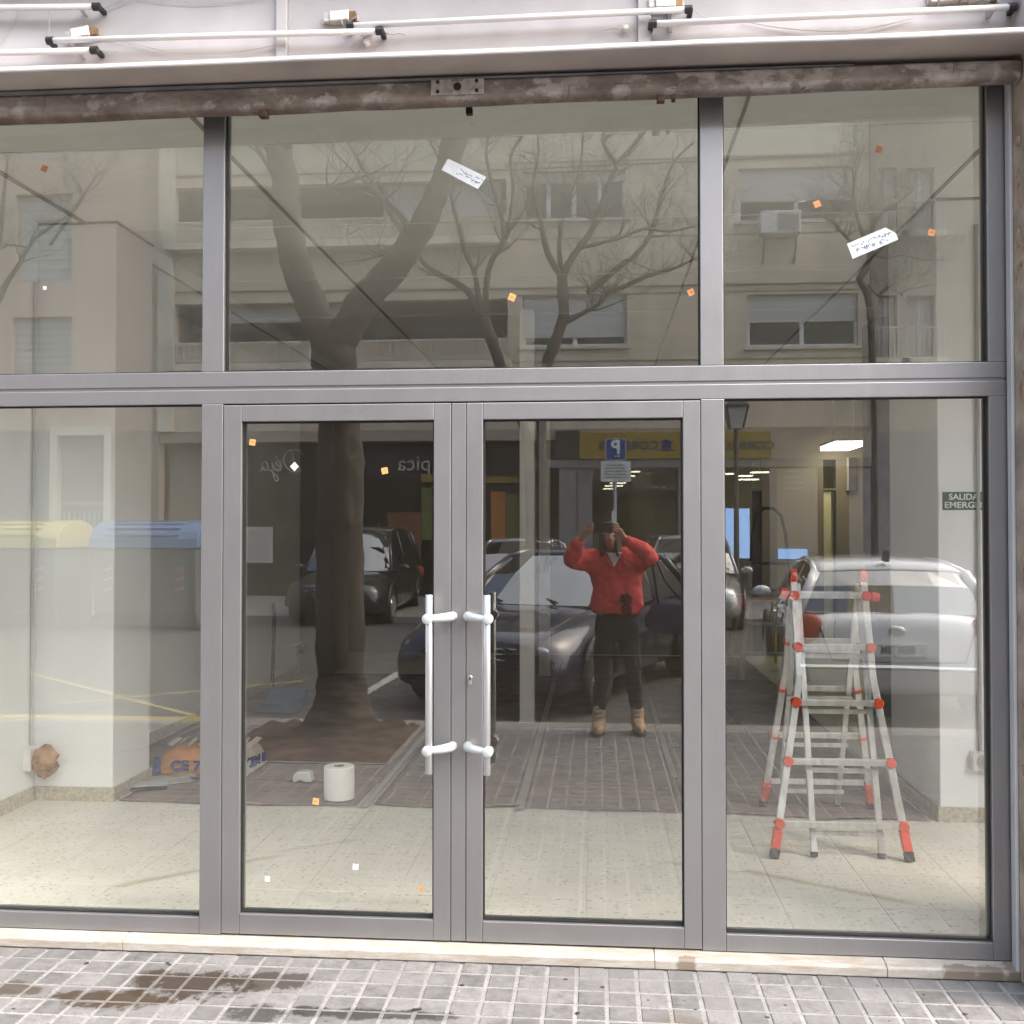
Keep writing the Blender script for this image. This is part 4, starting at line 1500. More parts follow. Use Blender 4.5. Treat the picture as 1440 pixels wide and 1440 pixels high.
def window(h, blind, frame=M['win_frame'], sashes=2, box=False):
    x0, z0, x1, z1 = h
    f = MB()
    t = .07
    y0, y1 = YB - .2, YB - .12
    f.box(x0, y0, z0, x1, y1, z0 + t)
    f.box(x0, y0, z1 - t, x1, y1, z1)
    f.box(x0, y0, z0 + t, x0 + t, y1, z1 - t)
    f.box(x1 - t, y0, z0 + t, x1, y1, z1 - t)
    for i in range(1, sashes):
        x = x0 + (x1 - x0) * i / sashes
        f.box(x - t * .7, y0, z0 + t, x + t * .7, y1, z1 - t)
    o = f.build('window', frame, apt)
    zb = z1 - t - (z1 - z0 - 2 * t) * blind
    if blind > 0.02:
        MB().box(x0 + .03, y1 + .004, zb, x1 - .03, y1 + .03, z1 - .01).build('roller_blind', M['blind'], o)
    if blind < 0.95:
        MB().box(x0 + t, y0 + .02, z0 + t, x1 - t, y0 + .04, zb).build('pane', M['win_glass'], o)
        MB().box(x0 + t, y0 - .03, z0 + t, x1 - t, y0 - .02, zb).build('curtain', M['curtain'], o)
    MB().box(x0 - .08, YB - .12, z0 - .07, x1 + .08, YB + .08, z0 - .002).build('sill', M['rail'], o)


window(w1, .86)
window(w2, .52)
window(w3, .18, sashes=4)
window(w4, .62)
for k, h in enumerate(up):
    if k % 3 != 2:
        window(h, (.5, .8, .3, .6, .9, .4)[k])
ac = thing('air_conditioner', 'white air conditioner on brackets below a window mirrored in the top right pane', 'air conditioner', (0, 0, 0))
x0, z0, x1, z1 = rect(1066, 303, 1122, 334)
MB().box(x0, YB + .03, z0, x1, YB + .40, z1).build('case', M['win_frame'], ac, bevel=.02)
MB().box(x0 + (x1 - x0) * .42, YB + .401, z0 + .06, x1 - .06, YB + .41, z1 - .06).build('grille', M['shop_grey'], ac)
for x in (x0 + .1, x1 - .1):
    MB().bar((x, YB + .35, z0 - .02), (x, YB, z0 - .6), .04, .04).build('bracket', M['joint'], ac)


def balcony(h, near=True):
    x0, z0, x1, z1 = h
    r = MB()
    D = 1.5
    r.box(x0, YB - D, z0, x1, YB - D - .1, z1)
    r.box(x0 - .1, YB - D, z0, x0, YB - .25, z1)
    r.box(x1, YB - D, z0, x1 + .1, YB - .25, z1)
    r.box(x0 - .1, YB - D, z1, x1 + .1, YB - .25, z1 + .1)
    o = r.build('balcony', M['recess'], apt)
    MB().box(x0 - .1, YB - D, z0 - .16, x1 + .1, YB + .35, z0).build('slab', M['facade_light'], o)
    zr = z0 + .46
    MB().box(x0 + .13, YB + .13, z0 + .001, x1, YB + .2, zr + .02).build('parapet', M['facade'], o)
    rl = MB()
    y = YB + .28
    rl.box(x0, y - .02, zr, x1, y + .02, zr + .05)
    rl.box(x0, y - .015, z0 + .05, x1, y + .015, z0 + .09)
    n = int((x1 - x0) / .16)
    for i in range(n + 1):
        x = x0 + (x1 - x0) * i / n
        rl.box(x - .016, y - .012, z0 + .09, x + .016, y + .012, zr)
    q = rl.build('railing', M['rail'], o)
    q['kind'] = 'stuff'
    MB().box(x0 - .12, YB, z0 - .16, x0 + .12, YB + .38, zr + .15).build('balcony_end', M['rail'], o)
    xm = x0 + (x1 - x0) * (.63 if near else .10)
    xe = x1 - .15 if near else x0 + (x1 - x0) * .52
    MB().box(xm, YB - .30, z1 - (1.0 if near else .42), xe, YB - .26, z1 - .001).build('sun_blind', M['blind'], o)
    MB().box(x0 + .1, YB - .9, z1 - .50, x0 + 2.0, YB - .86, z1 - .001).build('sun_blind', M['shop_grey'], o)
    for fx in (.25, .52, .8):
        xx = x0 + (x1 - x0) * fx
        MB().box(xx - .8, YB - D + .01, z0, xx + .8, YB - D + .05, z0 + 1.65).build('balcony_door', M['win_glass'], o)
    return o


balcony(b1, False)
balcony(b2)
rr = random.Random(77)
for h in (b1, b2):
    for k in range(5):
        x = h[0] + (h[2] - h[0]) * (.08 + .19 * k) + rr.uniform(-.2, .2)
        pb = MB()
        for _ in range(40):
            a_, r_ = rr.uniform(0, 6.28), rr.uniform(.03, .22)
            z = h[1] + rr.uniform(.25, .75)
            pb.bar((x + r_ * math.cos(a_), YB - .1 + r_ * math.sin(a_) * .6, z), (x + r_ * 1.3 * math.cos(a_), YB - .1 + r_ * .8 * math.sin(a_), z + rr.uniform(-.05, .12)), .035, .006)
        pp = MB().tube([(x, YB - .1, h[1] + .003), (x, YB - .1, h[1] + .26)], [.10, .13], 10).build('plant_pot', M['sack_orange'], apt)
        pv = pb.build('pot_plant', mat('balcony_leaf', (.05, .075, .03), .7), pp)
        pv['kind'] = 'stuff'
for za, zb in ((b1[3] + .3, b1[3] + .22), (b2[3] + .28, b2[3] + .34)):
    MB().tube([(AX0 + .4, YB + .03, za), ((AX0 + AX1) / 2, YB + .03, za - .07), (AX1 - .2, YB + .03, zb)], .02, 5).build('facade_cable', M['joint'], apt)
for k in (2,):
    balcony(up[k])

# ground floor of the block: shop units
z1 = GF0


def unit(u0, u1, m, depth=.5):
    x0, x1 = PB(u0, 700)[0], PB(u1, 700)[0]
    return x0, x1


def panel(name, u0, v0, u1, v1, m, par, y0=0.0, th=.06):
    x0, za, x1, zb = rect(u0, v0, u1, v1)
    return MB().box(x0, YB + y0 - th, max(za, 0.0), x1, YB + y0, zb).build(name, m, par)


def ground_box(u0, u1, m):
    x0, x1 = PB(u0, 700)[0], PB(u1, 700)[0]
    return MB().box(x0, YB - 3.0, 0.0, x1, YB - .5, z1).build('shop_wall', m, apt)


MB().box(AX0, YB - 9, GF0 - .25, AX1, YB - .004, GF0 - .001).build('floor_slab', M['facade_brown'], apt)
ground_box(226, 292, M['facade_brown'])
ground_box(294, 742, M['shop_dark'])
xa, xb = PB(744, 700)[0], AX1
hb = MB()
hb.box(xa, YB - 5, 0, xb, YB - 4.9, z1 - .25)
hb.box(xa - .1, YB - 5, 0, xa, YB - .1, z1 - .25)
hb.box(xb, YB - 5, 0, xb + .1, YB - .1, z1 - .25)
hb.build('shop_wall', M['shop_grey'], apt)
panel('shop_window', 296, 628, 478, 820, M['shop_glass'], apt, -.44)
panel('shop_window', 484, 672, 600, 820, M['shop_glass'], apt, -.44)
panel('shop_pier', 478, 606, 484, 828, M['shop_grey'], apt, -.2, .3)
panel('shop_pier', 652, 606, 668, 828, M['shop_dark'], apt, -.2, .3)
panel('shop_pier', 735, 606, 744, 828, M['shop_grey'], apt, -.1, .4)
panel('side_panel', 540, 720, 588, 828, mat('brick_panel', (0.20, 0.085, 0.045), 0.8), apt, -.40)
panel('side_panel', 589, 685, 604, 760, M['shop_green'], apt, -.38)
panel('side_panel', 589, 665, 606, 677, M['post_yellow'], apt, -.36)
panel('fascia_band', 680, 669, 733, 678, M['post_yellow'], apt, -.36)
panel('side_panel', 688, 690, 709, 800, M['shop_orange'], apt, -.38)
panel('side_panel', 710, 694, 734, 800, M['shop_green'], apt, -.38)
fr = panel('notice_board', 339, 741, 376, 792, M['rail'], apt, -.36)
x0, za, x1, zb = rect(342, 745, 372, 788)
MB().box(x0, YB - .359, za, x1, YB - .35, zb).build('notice', M['curtain'], fr)
def script(strokes, c, h, par):
    """Handwritten shop name as bent rods; strokes in letter units, read from the shop side."""
    mb = MB()
    for st in strokes:
        P = [Vector((c[0] - x * h, YB - .40, c[1] + z * h)) for x, z in st]
        P = [P[0]] + P + [P[-1]]
        o = []
        for i in range(1, len(P) - 2):
            for k in range(5):
                t = k / 5
                A, B, C_, D = P[i - 1], P[i], P[i + 1], P[i + 2]
                o.append(0.5 * ((2 * B) + (C_ - A) * t + (2 * A - 5 * B + 4 * C_ - D) * t * t + (3 * B - A - 3 * C_ + D) * t ** 3))
        o.append(P[-2])
        mb.tube(o, .022, 5)
    return mb.build('script_sign', M['script_white'], par, smooth=True)


script([[(.25, .9), (.12, .45), (0, .05)], [(-.25, .75), (-.05, 1.0), (.35, 1.0), (.62, .72), (.58, .32), (.30, .05), (0, .0), (-.15, .1), (-.05, .22)],
        [(.72, .22), (.92, .30), (.98, .45), (.86, .50), (.76, .30), (.84, .08), (1.02, .10), (1.16, .28)], [(.93, .62), (1.06, .80)],
        [(1.20, .45), (1.16, .05), (1.08, -.35), (.92, -.42), (.95, -.22), (1.30, .10)], [(1.24, .66), (1.25, .69)],
        [(1.68, .40), (1.50, .46), (1.38, .25), (1.46, .06), (1.62, .18), (1.70, .42), (1.66, .12), (1.80, .05)]], PB(411, 662), .52, apt)
c = PB(578, 652)
text('pica', .52, (c[0], YB - .40, c[1] + .02), TO_SHOP, M['script_white'], 'shop_name', apt, .01)
# post office
fa = panel('fascia', 815, 608, 1083, 645, M['post_yellow'], apt, .06, .12)
panel('fascia_end', 781, 606, 814.5, 645, M['door_dark'], apt, .05, .10)
panel('fascia_beam', 745, 645.5, 1225, 657, M['shop_grey'], apt, .02, .12)
panel('fascia_wall', 1083.5, 606, 1225, 645, M['facade_brown'], apt, .03, .12)
for u in (884, 1046):
    c = PB(u, 627)
    text('CORREOS', .27, (c[0], YB + .072, c[1]), TO_SHOP, M['post_blue'], 'fascia_lettering', fa, .008, fit=1.36)
c = PB(937, 627)
em = MB()
em.tube([(c[0], YB + .062, c[1]), (c[0], YB + .075, c[1])], .10, 18)
em.tube([(c[0] - .14, YB + .068, c[1] + .08), (c[0], YB + .07, c[1] + .14), (c[0] + .14, YB + .068, c[1] + .08)], .02, 6)
em.tube([(c[0] - .16, YB + .068, c[1] - .09), (c[0] + .16, YB + .068, c[1] - .09)], .018, 6)
em.build('horn_emblem', M['post_blue'], fa)
panel('grey_panel', 786, 658, 811, 828, M['shop_grey'], apt, 0, .08)
panel('grey_panel', 812, 658, 833, 828, M['shop_grey'], apt, -.03, .08)
panel('window_post', 954, 657.5, 962, 828, M['shop_grey'], apt, 0, .1)
panel('window_post', 1083, 657.5, 1092, 828, M['shop_grey'], apt, 0, .1)
panel('side_panel', 1092.5, 657.5, 1150, 828, M['facade_brown'], apt, -.02, .1)
panel('side_panel', 1195, 657.5, 1225, 828, M['shop_grey'], apt, -.02, .1)
panel('counter', 840, 705, 950, 828, mat('post_counter', (0.22, 0.18, 0.06), 0.7), apt, -2.0)
panel('glazing', 834, 658, 953, 828, glass_mat('shop_pane', .06, (.8, .8, .8)), apt, -.06, .02)
for k, (u0, u1, v, y) in enumerate(((888, 900, 664, -1.2), (886, 893, 670, -1.6), (858, 880, 680, -2.2), (850, 876, 684, -2.8), (848, 866, 688, -3.4), (1018, 1032, 667, -1.2), (1038, 1058, 670, -1.7), (1056, 1086, 665, -1.0), (1040, 1066, 675, -2.4))):
    p, q = mir_y(u0, v, YB + y), mir_y(u1, v, YB + y)
    z = min(p.z, z1 - .35)
    MB().box(p.x, p.y - .15, p.z, q.x, p.y + .15, p.z + .022).build('strip_light', M['lamp_on'], apt)
for u0, v0, u1, v1 in ((1008, 715, 1032, 785), (1039, 715, 1054, 785), (1094, 772, 1135, 786)):
    panel('glow_poster', u0, v0, u1, v1, M['poster_blue'], apt, .03, .03)
nb = MB()
rr = random.Random(8)
for k in range(4):
    x0, za, x1, zb = rect(1103 + (k == 0) * 4, 661 + k * 8, 1130 - (k == 0) * 6, 664 + k * 8)
    x = x0
    while x < x1:
        w = rr.uniform(.03, .08)
        nb.box(x, YB - .018, za + rr.uniform(-.006, .006), x + w, YB - .014, zb)
        x += w + .02
o = nb.build('notice_text', M['script_white'], apt)
o['kind'] = 'stuff'

# neighbours
lb = thing('apartment_building', 'pinkish apartment block with grey shutters mirrored at the left edge', 'building', (-16, -20.2, 0))
LX0, LX1 = -34, AX0 - .02
lh = [rect(20, 272, 100, 398), rect(15, 445, 100, 535)]
lh += [(lh[0][0], lh[0][1] + 3.0, lh[0][2], lh[0][3] + 3.0)]
lh += [(h[0] - 5, h[1], h[2] - 5, h[3]) for h in lh]
ldoor = rect(80, 612, 146, 800)
ldoor = (ldoor[0], 0.45, ldoor[2], ldoor[3])
mb = MB()
wall_with_openings(mb, LX0, LX1, 0.0, 11.6, YB - .3, YB - .03, lh + [ldoor])
mb.build('wall', M['facade_pink'], lb)
MB().box(LX0, YB - 9, 0, LX1, YB - 8.8, 11.6).build('rear_wall', M['facade_pink'], lb)
MB().box(LX0, YB - 9, 15.0, LX1, YB + .1, 11.85).build('roof', M['facade_light'], lb)
for h in lh:
    o = MB().box(h[0] + .02, YB - .28, h[1] + .02, h[2] - .02, YB - .2, h[3] - .02).build('window', M['blind'], lb)
    for k in range(9):
        z = h[1] + (h[3] - h[1]) * (k + .5) / 9
        MB().box(h[0] + .05, YB - .2, z - .01, h[2] - .05, YB - .19, z + .01).build('slat', M['joint'], o)
dr = MB().box(ldoor[0], YB - .29, ldoor[1], ldoor[2], YB - .22, ldoor[3]).build('door', M['shop_grey'], lb)
for k in range(9):
    x = ldoor[0] + .08 + (ldoor[2] - ldoor[0] - .16) * k / 8
    MB().box(x - .018, YB - .22, ldoor[1] + .1, x + .018, YB - .19, ldoor[1] + 1.6).build('bar', M['rail'], dr)
MB().box(ldoor[0], YB - .22, ldoor[1] + 1.75, ldoor[2], YB - .19, ldoor[1] + 1.85).build('crossbar', M['rail'], dr)
fm = MB()
fm.box(ldoor[0] - .18, YB - .03, 0.45, ldoor[0] - .002, YB + .03, ldoor[3] + .2)
fm.box(ldoor[2] + .002, YB - .03, 0.45, ldoor[2] + .18, YB + .03, ldoor[3] + .2)
fm.box(ldoor[0] - .001, YB - .03, ldoor[3] + .003, ldoor[2] + .001, YB + .03, ldoor[3] + .2)
fm.build('door_frame', M['facade_light'], lb)
for k in range(3):
    MB().box(ldoor[0] - .2, YB - .02, .15 * k, ldoor[2] + .2, YB + .9 - .3 * k, .15 * (k + 1) - .002).build('step', M['far_paving'], lb)
gfb = rect(-200, 604, 75, 640)
MB().box(LX0, YB - .028, 0.0, ldoor[0] - .2, YB + .02, PB(30, 606)[1]).build('plinth', M['shop_grey'], lb)
MB().box(ldoor[2] + .2, YB - .028, 0.0, LX1, YB + .02, PB(200, 606)[1]).build('plinth', M['facade_brown'], lb)

rb = thing('apartment_building', 'brownish apartment block with tall shutters mirrored at the right edge', 'building', (12, -20.2, 0))
RX0, RX1 = AX1 + .05, 34
rh = [rect(1235, 415, 1262, 505), rect(1276, 415, 1315, 505), rect(1235, 235, 1262, 328), rect(1276, 235, 1315, 328)]
rh += [(h[0] + 4.2, h[1], h[2] + 4.2, h[3]) for h in rh] + [(h[0], h[1] + FH, h[2], h[3] + FH) for h in rh[2:4]]
mb = MB()
wall_with_openings(mb, RX0, RX1, 0.0, 11.4, YB - .3, YB - .02, rh)
mb.build('wall', M['facade_brown'], rb)
MB().box(RX0, YB - 9, 0, RX1, YB - 8.8, 11.4).build('rear_wall', M['facade_brown'], rb)
MB().box(RX0, YB - 9, 11.4, RX1, YB + .1, 11.6).build('roof', M['facade_light'], rb)
for h in rh:
    o = MB().box(h[0] + .02, YB - .28, h[1] + .02, h[2] - .02, YB - .2, h[3] - .02).build('window', M['curtain'], rb)
    xm = (h[0] + h[2]) / 2
    MB().box(xm - .04, YB - .2, h[1] + .02, xm + .04, YB - .17, h[3] - .02).build('mullion', M['win_frame'], o)
    rl = MB().box(h[0] - .15, YB + .2, h[1] + .65, h[2] + .15, YB + .24, h[1] + .70)
    for k in range(9):
        x = h[0] - .13 + (h[2] - h[0] + .26) * k / 8
        rl.box(x - .012, YB + .21, h[1], x + .012, YB + .23, h[1] + .65)
    rl.build('railing', M['rail'], o)
    MB().box(h[0] - .2, YB - .015, h[1] - .14, h[2] + .2, YB + .28, h[1] - .002).build('balcony_slab', M['facade_light'], o)
MB().box(RX0, YB - .018, 0.0, RX1, YB + .02, PB(1300, 606)[1]).build('shop_panel', M['shop_grey'], rb)
cl = MB()
cl.box(RX0 - .02, YB - 9, 0, RX0 - .01, YB - .3, 11.4)
# ---------------------------------------------------------------- parking sign
ps = thing('parking_sign', 'blue square parking sign over a white panel mirrored above the phone', 'sign', (0, -14.95, 0))
c = mir_y(866, 632, -14.95)
PSX, PSZ = c.x, c.z
ps.location = (PSX, -14.95, 0)
k = 18.8 / 1440
MB().tube([(PSX - .02, -14.98, 0.0), (PSX - .02, -14.98, PSZ + .15)], .035, 10).build('post', M['post_steel'], ps)
bw_, bh_ = 14.5 * k, 15.5 * k


def rrect(x, z, w, h, r, y0, y1):
    pts = []
    for cx, cz, a0 in ((x + w - r, z + h - r, 0), (x - w + r, z + h - r, 90), (x - w + r, z - h + r, 180), (x + w - r, z - h + r, 270)):
        for i in range(5):
            t = R_(a0 + i * 22.5)
            pts.append((cx + r * math.cos(t), cz + r * math.sin(t)))
    return MB().prism(pts, 'y', y0, y1)


rrect(PSX, PSZ, bw_, bh_, .04, -14.94, -14.925).build('board_rim', M['white_paint'], ps)
bo = rrect(PSX, PSZ, bw_ - .018, bh_ - .018, .035, -14.9249, -14.921).build('board', M['park_blue'], ps)
text('P', .34, (PSX, -14.918, PSZ + .03), TO_SHOP, M['sign_letters'], 'letter', bo, .003, bold=.010)
MB().box(PSX - .02, -14.92, PSZ - .135, PSX + .07, -14.915, PSZ - .115).build('dash', M['sign_letters'], bo)
c2 = mir_y(866, 663, -14.95)
pn = rrect(c2.x, c2.z, 21 * k, 14.5 * k, .03, -14.94, -14.925).build('panel', M['plate'], ps)
rr = random.Random(6)
tx = MB()
for i in range(5):
    z = c2.z + .115 - i * .056
    x = c2.x - .20 + (i == 0) * .03
    while x < c2.x + .19 - (i in (0, 1)) * .04:
        w = rr.uniform(.015, .05)
        tx.box(x, -14.925, z - .010, x + w, -14.921, z + .010)
        x += w + .012
o = tx.build('small_print', M['ink'], pn)
o['kind'] = 'stuff'
c3 = mir_y(864, 726, -14.95)
MB().box(c3.x - .05, -14.945, c3.z - .13, c3.x + .03, -14.935, c3.z + .10).build('post_label', M['plate'], ps)

# ---------------------------------------------------------------- street lantern
LY = -15.4
a = mir_y(1035, 582, LY)
lt = thing('street_lantern', 'old iron street lantern on a tall post mirrored in the right pane', 'street lamp', (a.x, LY, 0))
k = 19.3 / 1440
zt, zb_ = mir_y(1035, 574, LY).z, mir_y(1035, 603, LY).z


def frustum(mb, x, y, z0, z1, r0, r1, n=4):
    rows = [[(x + r * math.cos(2 * math.pi * i / n + math.pi / 4), y + r * math.sin(2 * math.pi * i / n + math.pi / 4), z) for i in range(n)] for z, r in ((z0, r0), (z1, r1))]
    mb.grid(rows, True)
    mb.f.append(tuple(len(mb.v) - n + i for i in range(n)))
    mb.f.append(tuple(len(mb.v) - 2 * n + i for i in range(n))[::-1])
    return mb


frustum(MB(), a.x, LY, zb_, zt, .16, .27).build('lantern_glass', M['lamp_pane'], lt)
hd = MB()
frustum(hd, a.x, LY, zt, zt + .05, .31, .30)
frustum(hd, a.x, LY, zt + .05, zt + .22, .26, .12)
frustum(hd, a.x, LY, zt + .22, zt + .30, .07, .04)
for i in range(4):
    t = math.pi / 2 * i + math.pi / 4
    hd.bar((a.x + .162 * math.cos(t), LY + .162 * math.sin(t), zb_), (a.x + .275 * math.cos(t), LY + .275 * math.sin(t), zt), .025, .025)
hd.build('lantern_frame', M['lamp_iron'], lt)
MB().tube([(a.x, LY, 0), (a.x, LY, .5), (a.x, LY, .55), (a.x, LY, zb_)], [.11, .10, .055, .04], 10).build('post', M['lamp_iron'], lt)

# ---------------------------------------------------------------- trees
def limb(px, y, name, par, yslope=0.0, seg=9, extra=None, m=None):
    """A limb through points of its mirror image (u, v, width in px) at street depth y."""
    pts, rad = [], []
    for i, (u, v, w) in enumerate(px):
        yy = y + yslope * i
        p = mir_y(u, v, yy)
        pts.append(p)
        rad.append(w / 1440 * (3.86 - yy) / 2 * (1.0 if y > -6 else .74))
    # smooth
    P = [pts[0] * 2 - pts[1]] + pts + [pts[-1] * 2 - pts[-2]]
    RR = [rad[0]] + rad + [rad[-1]]
    o, q = [], []
    for i in range(1, len(P) - 2):
        for k in range(4):
            t = k / 4
            A, B, C, D = P[i - 1], P[i], P[i + 1], P[i + 2]
            o.append(0.5 * ((2 * B) + (C - A) * t + (2 * A - 5 * B + 4 * C - D) * t * t + (3 * B - A - 3 * C + D) * t ** 3))
            q.append(RR[i] + (RR[i + 1] - RR[i]) * t)
    o.append(pts[-1])
    q.append(rad[-1])
    rr = random.Random(int(px[0][0] * 7 + px[-1][1]))
    q = [r * rr.uniform(.93, 1.07) for r in q]
    ob = MB().tube(o, q, max(seg, 12)).build(name, m or M['bark'], par, smooth=True)
    if max(q) > .09:          # ridges, knots and swellings of old bark
        sb = ob.modifiers.new('sub', 'SUBSURF')
        sb.levels = sb.render_levels = 2
        for nm_, sz, stn in (('bark_knots', .32, .055), ('bark_ridges', .07, .03)):
            tx_ = bpy.data.textures.get(nm_) or bpy.data.textures.new(nm_, 'CLOUDS')
            tx_.noise_scale = sz
            dm = ob.modifiers.new(nm_, 'DISPLACE')
            dm.texture = tx_
            dm.texture_coords = 'GLOBAL'
            dm.strength = stn
    return o, q


def twigs(mb, pts, rad, rr, n, ln, depth=2, start=.3):
    for _ in range(n):
        i = int(len(pts) * rr.uniform(start, .999))
        i = min(i, len(pts) - 2)
        p = pts[i].copy()
        d = (pts[i + 1] - pts[i]).normalized()
        side = Vector((rr.uniform(-1, 1), rr.uniform(-1, 1), rr.uniform(-.25, .9))).normalized()
        dr_ = (d * .5 + side).normalized()
        L = ln * rr.uniform(.5, 1.2)
        r0 = min(rad[i] * .5, .015 * (1 + depth * .35))
        o, q = [p], [r0]
        m = 6
        for k in range(m):
            dr_ = (dr_ + Vector((rr.uniform(-.4, .4), rr.uniform(-.4, .4), rr.uniform(-.2, .35)))).normalized()
            o.append(o[-1] + dr_ * (L / m))
            q.append(max(.0028, r0 * (1 - (k + 1) / m)))
        mb.tube(o, q, 4, False)
        if depth > 0:
            twigs(mb, o, q, rr, 4, ln * .6, depth - 1, .15)


def tree(label, y, main, limbs, seed, ntw=8, ln=1.0, loc=None, base=True, fl=1.9):
    b = mir_z(main[0][0], main[0][1], 0.0) if loc is None else Vector(loc)
    t = thing('street_tree', label, 'tree', (b.x, y, 0), 'bare street trees mirrored in the glass')
    rr = random.Random(seed)
    mb = MB()
    limb(main, y, 'trunk', t, seg=14)
    for i, L in enumerate(limbs):
        o, q = limb(L, y, 'limb', t, yslope=rr.uniform(-.12, .12), seg=8)
        twigs(mb, o, q, rr, ntw, ln, 2)
        twigs(mb, o, q, rr, 4, ln * .9, 2, .93)
    cr = mb.build('crown', M['twig'], t)
    cr['kind'] = 'stuff'
    return t


ty = -3.78
t1 = tree('thick forked tree trunk rising from a soil pit, mirrored in the left door', ty,
          [(476, 1058, 250), (478, 1046, 180), (479, 1032, 138), (480, 1012, 104), (480, 985, 82), (479, 945, 69), (479, 800, 66), (479, 650, 66), (474, 560, 63), (470, 500, 62), (469, 470, 66)],
          [[(462, 485, 46), (440, 430, 46), (418, 380, 45), (406, 320, 43), (402, 260, 41), (390, 205, 38), (372, 140, 36), (350, 40, 32), (330, -90, 24), (325, -260, 12)],
           [(478, 485, 48), (510, 425, 48), (545, 385, 46), (580, 340, 42), (605, 295, 38), (625, 240, 35), (645, 180, 33), (665, 100, 30), (700, -40, 22), (720, -220, 10)]], 21, 10, 1.1, fl=1.9)
# soil pit with root humps
pit = MB()
rows = []
rr = random.Random(12)
for j in range(24):
    row = []
    for i in range(24):
        x = -2.70 + 1.27 * i / 23
        y = -4.40 + 1.38 * j / 23
        e = min(i, 23 - i, j, 23 - j) / 23
        dx, dy = x + 1.95, y + 3.78
        h = .002 + .09 * math.exp(-(dx * dx + dy * dy) / .16) * (e > 0) + .045 * rr.random() * (e > 0) + .10 * math.exp(-((x + 1.53) ** 2 + (y + 3.95) ** 2) / .02) * (e > 0)
        row.append((x, y, h))
    rows.append(row)
o = pit.grid(rows).build('tree_pit_soil', M['soil'], smooth=True)
tag(o, 'brown soil heaped round the tree trunk mirrored in the left door', 'soil', None, 'stuff')
pe = MB()
pe.box(-2.745, -4.418, -.03, -2.705, -2.99, .004)
pe.box(-1.43, -4.418, -.03, -1.39, -2.99, .004)
pe.box(-2.704, -3.03, -.03, -1.431, -2.99, .004)
struct(pe.build('pit_edging', M['kerb']), 'stone edging of the tree pit mirrored in the left door', 'edging')

ty = -15.0
tree('slim bare tree with a wide crown mirrored left of the middle pane centre', ty,
     [(748, 838, 26), (746, 760, 22), (744, 640, 21), (728, 570, 20), (706, 520, 21), (693, 483, 22), (680, 445, 22)],
     [[(682, 450, 15), (660, 413, 13), (640, 397, 12), (597, 370, 11), (547, 297, 10), (513, 240, 8), (490, 200, 6), (470, 150, 4)],
      [(678, 445, 13), (672, 413, 11), (667, 383, 10), (653, 350, 9), (640, 300, 7), (625, 240, 5), (600, 190, 4)],
      [(683, 440, 13), (684, 400, 12), (690, 370, 11), (704, 345, 10), (713, 328, 9), (735, 300, 7), (748, 262, 5)],
      [(712, 335, 9), (704, 300, 8), (690, 250, 7), (684, 205, 6), (700, 150, 4)],
      [(713, 328, 8), (722, 270, 7), (718, 220, 6), (740, 180, 5), (760, 120, 3)]], 31, 9, 1.25, loc=(mir_y(748, 800, ty).x, ty, 0))
tree('bare tree with spreading twigs mirrored in front of the white sashed window', ty - .6,
     [(768, 838, 24), (764, 760, 21), (762, 640, 20), (762, 570, 20), (768, 517, 21), (780, 483, 21), (792, 445, 21), (791, 405, 20), (790, 383, 20)],
     [[(790, 388, 15), (773, 363, 13), (765, 335, 11), (760, 310, 9), (750, 260, 7), (758, 205, 5), (745, 150, 3)],
      [(791, 388, 15), (800, 370, 13), (813, 350, 12), (828, 330, 11), (838, 310, 10), (852, 270, 9), (868, 232, 9), (890, 205, 8), (912, 175, 6), (930, 120, 4)],
      [(790, 385, 11), (786, 350, 9), (790, 315, 7), (800, 280, 6), (815, 240, 5), (820, 190, 4)],
      [(868, 232, 9), (850, 205, 8), (848, 180, 7), (840, 140, 5)],
      [(797, 452, 11), (820, 440, 9), (842, 428, 7), (860, 408, 7)],
      [(826, 412, 12), (853, 390, 11), (875, 372, 10), (892, 360, 9), (908, 340, 9), (917, 325, 9), (925, 300, 8), (934, 262, 7), (950, 225, 5), (975, 200, 3)],
      [(863, 410, 10), (885, 400, 9), (910, 388, 8), (948, 377, 6), (985, 360, 4)],
      [(815, 349, 8), (838, 343, 8), (870, 335, 7), (905, 322, 6), (940, 325, 5), (980, 318, 3)]], 41, 9, 1.2, loc=(mir_y(768, 800, ty).x, ty - .6, 0))
tree('crooked bare tree mirrored behind the cut-corner tag in the top right pane', ty - .4,
     [(1232, 838, 11), (1231, 700, 10), (1229, 560, 10), (1227, 510, 13), (1224, 445, 13), (1219, 412, 13), (1209, 394, 13), (1216, 380, 13), (1224, 362, 13), (1222, 340, 12)],
     [[(1222, 345, 10), (1212, 325, 8), (1204, 300, 7), (1200, 270, 6), (1206, 235, 4), (1215, 205, 3)],
      [(1223, 345, 9), (1228, 318, 8), (1240, 300, 6), (1262, 285, 5), (1290, 262, 4)],
      [(1218, 350, 9), (1195, 338, 7), (1180, 322, 6), (1170, 310, 5), (1150, 300, 3)],
      [(1224, 355, 8), (1245, 362, 6), (1270, 358, 5), (1300, 365, 4), (1330, 366, 3)],
      [(1222, 400, 7), (1235, 415, 5), (1250, 405, 4), (1270, 415, 3)]], 51, 12, .8, loc=(mir_y(1232, 800, ty).x, ty - .4, 0))
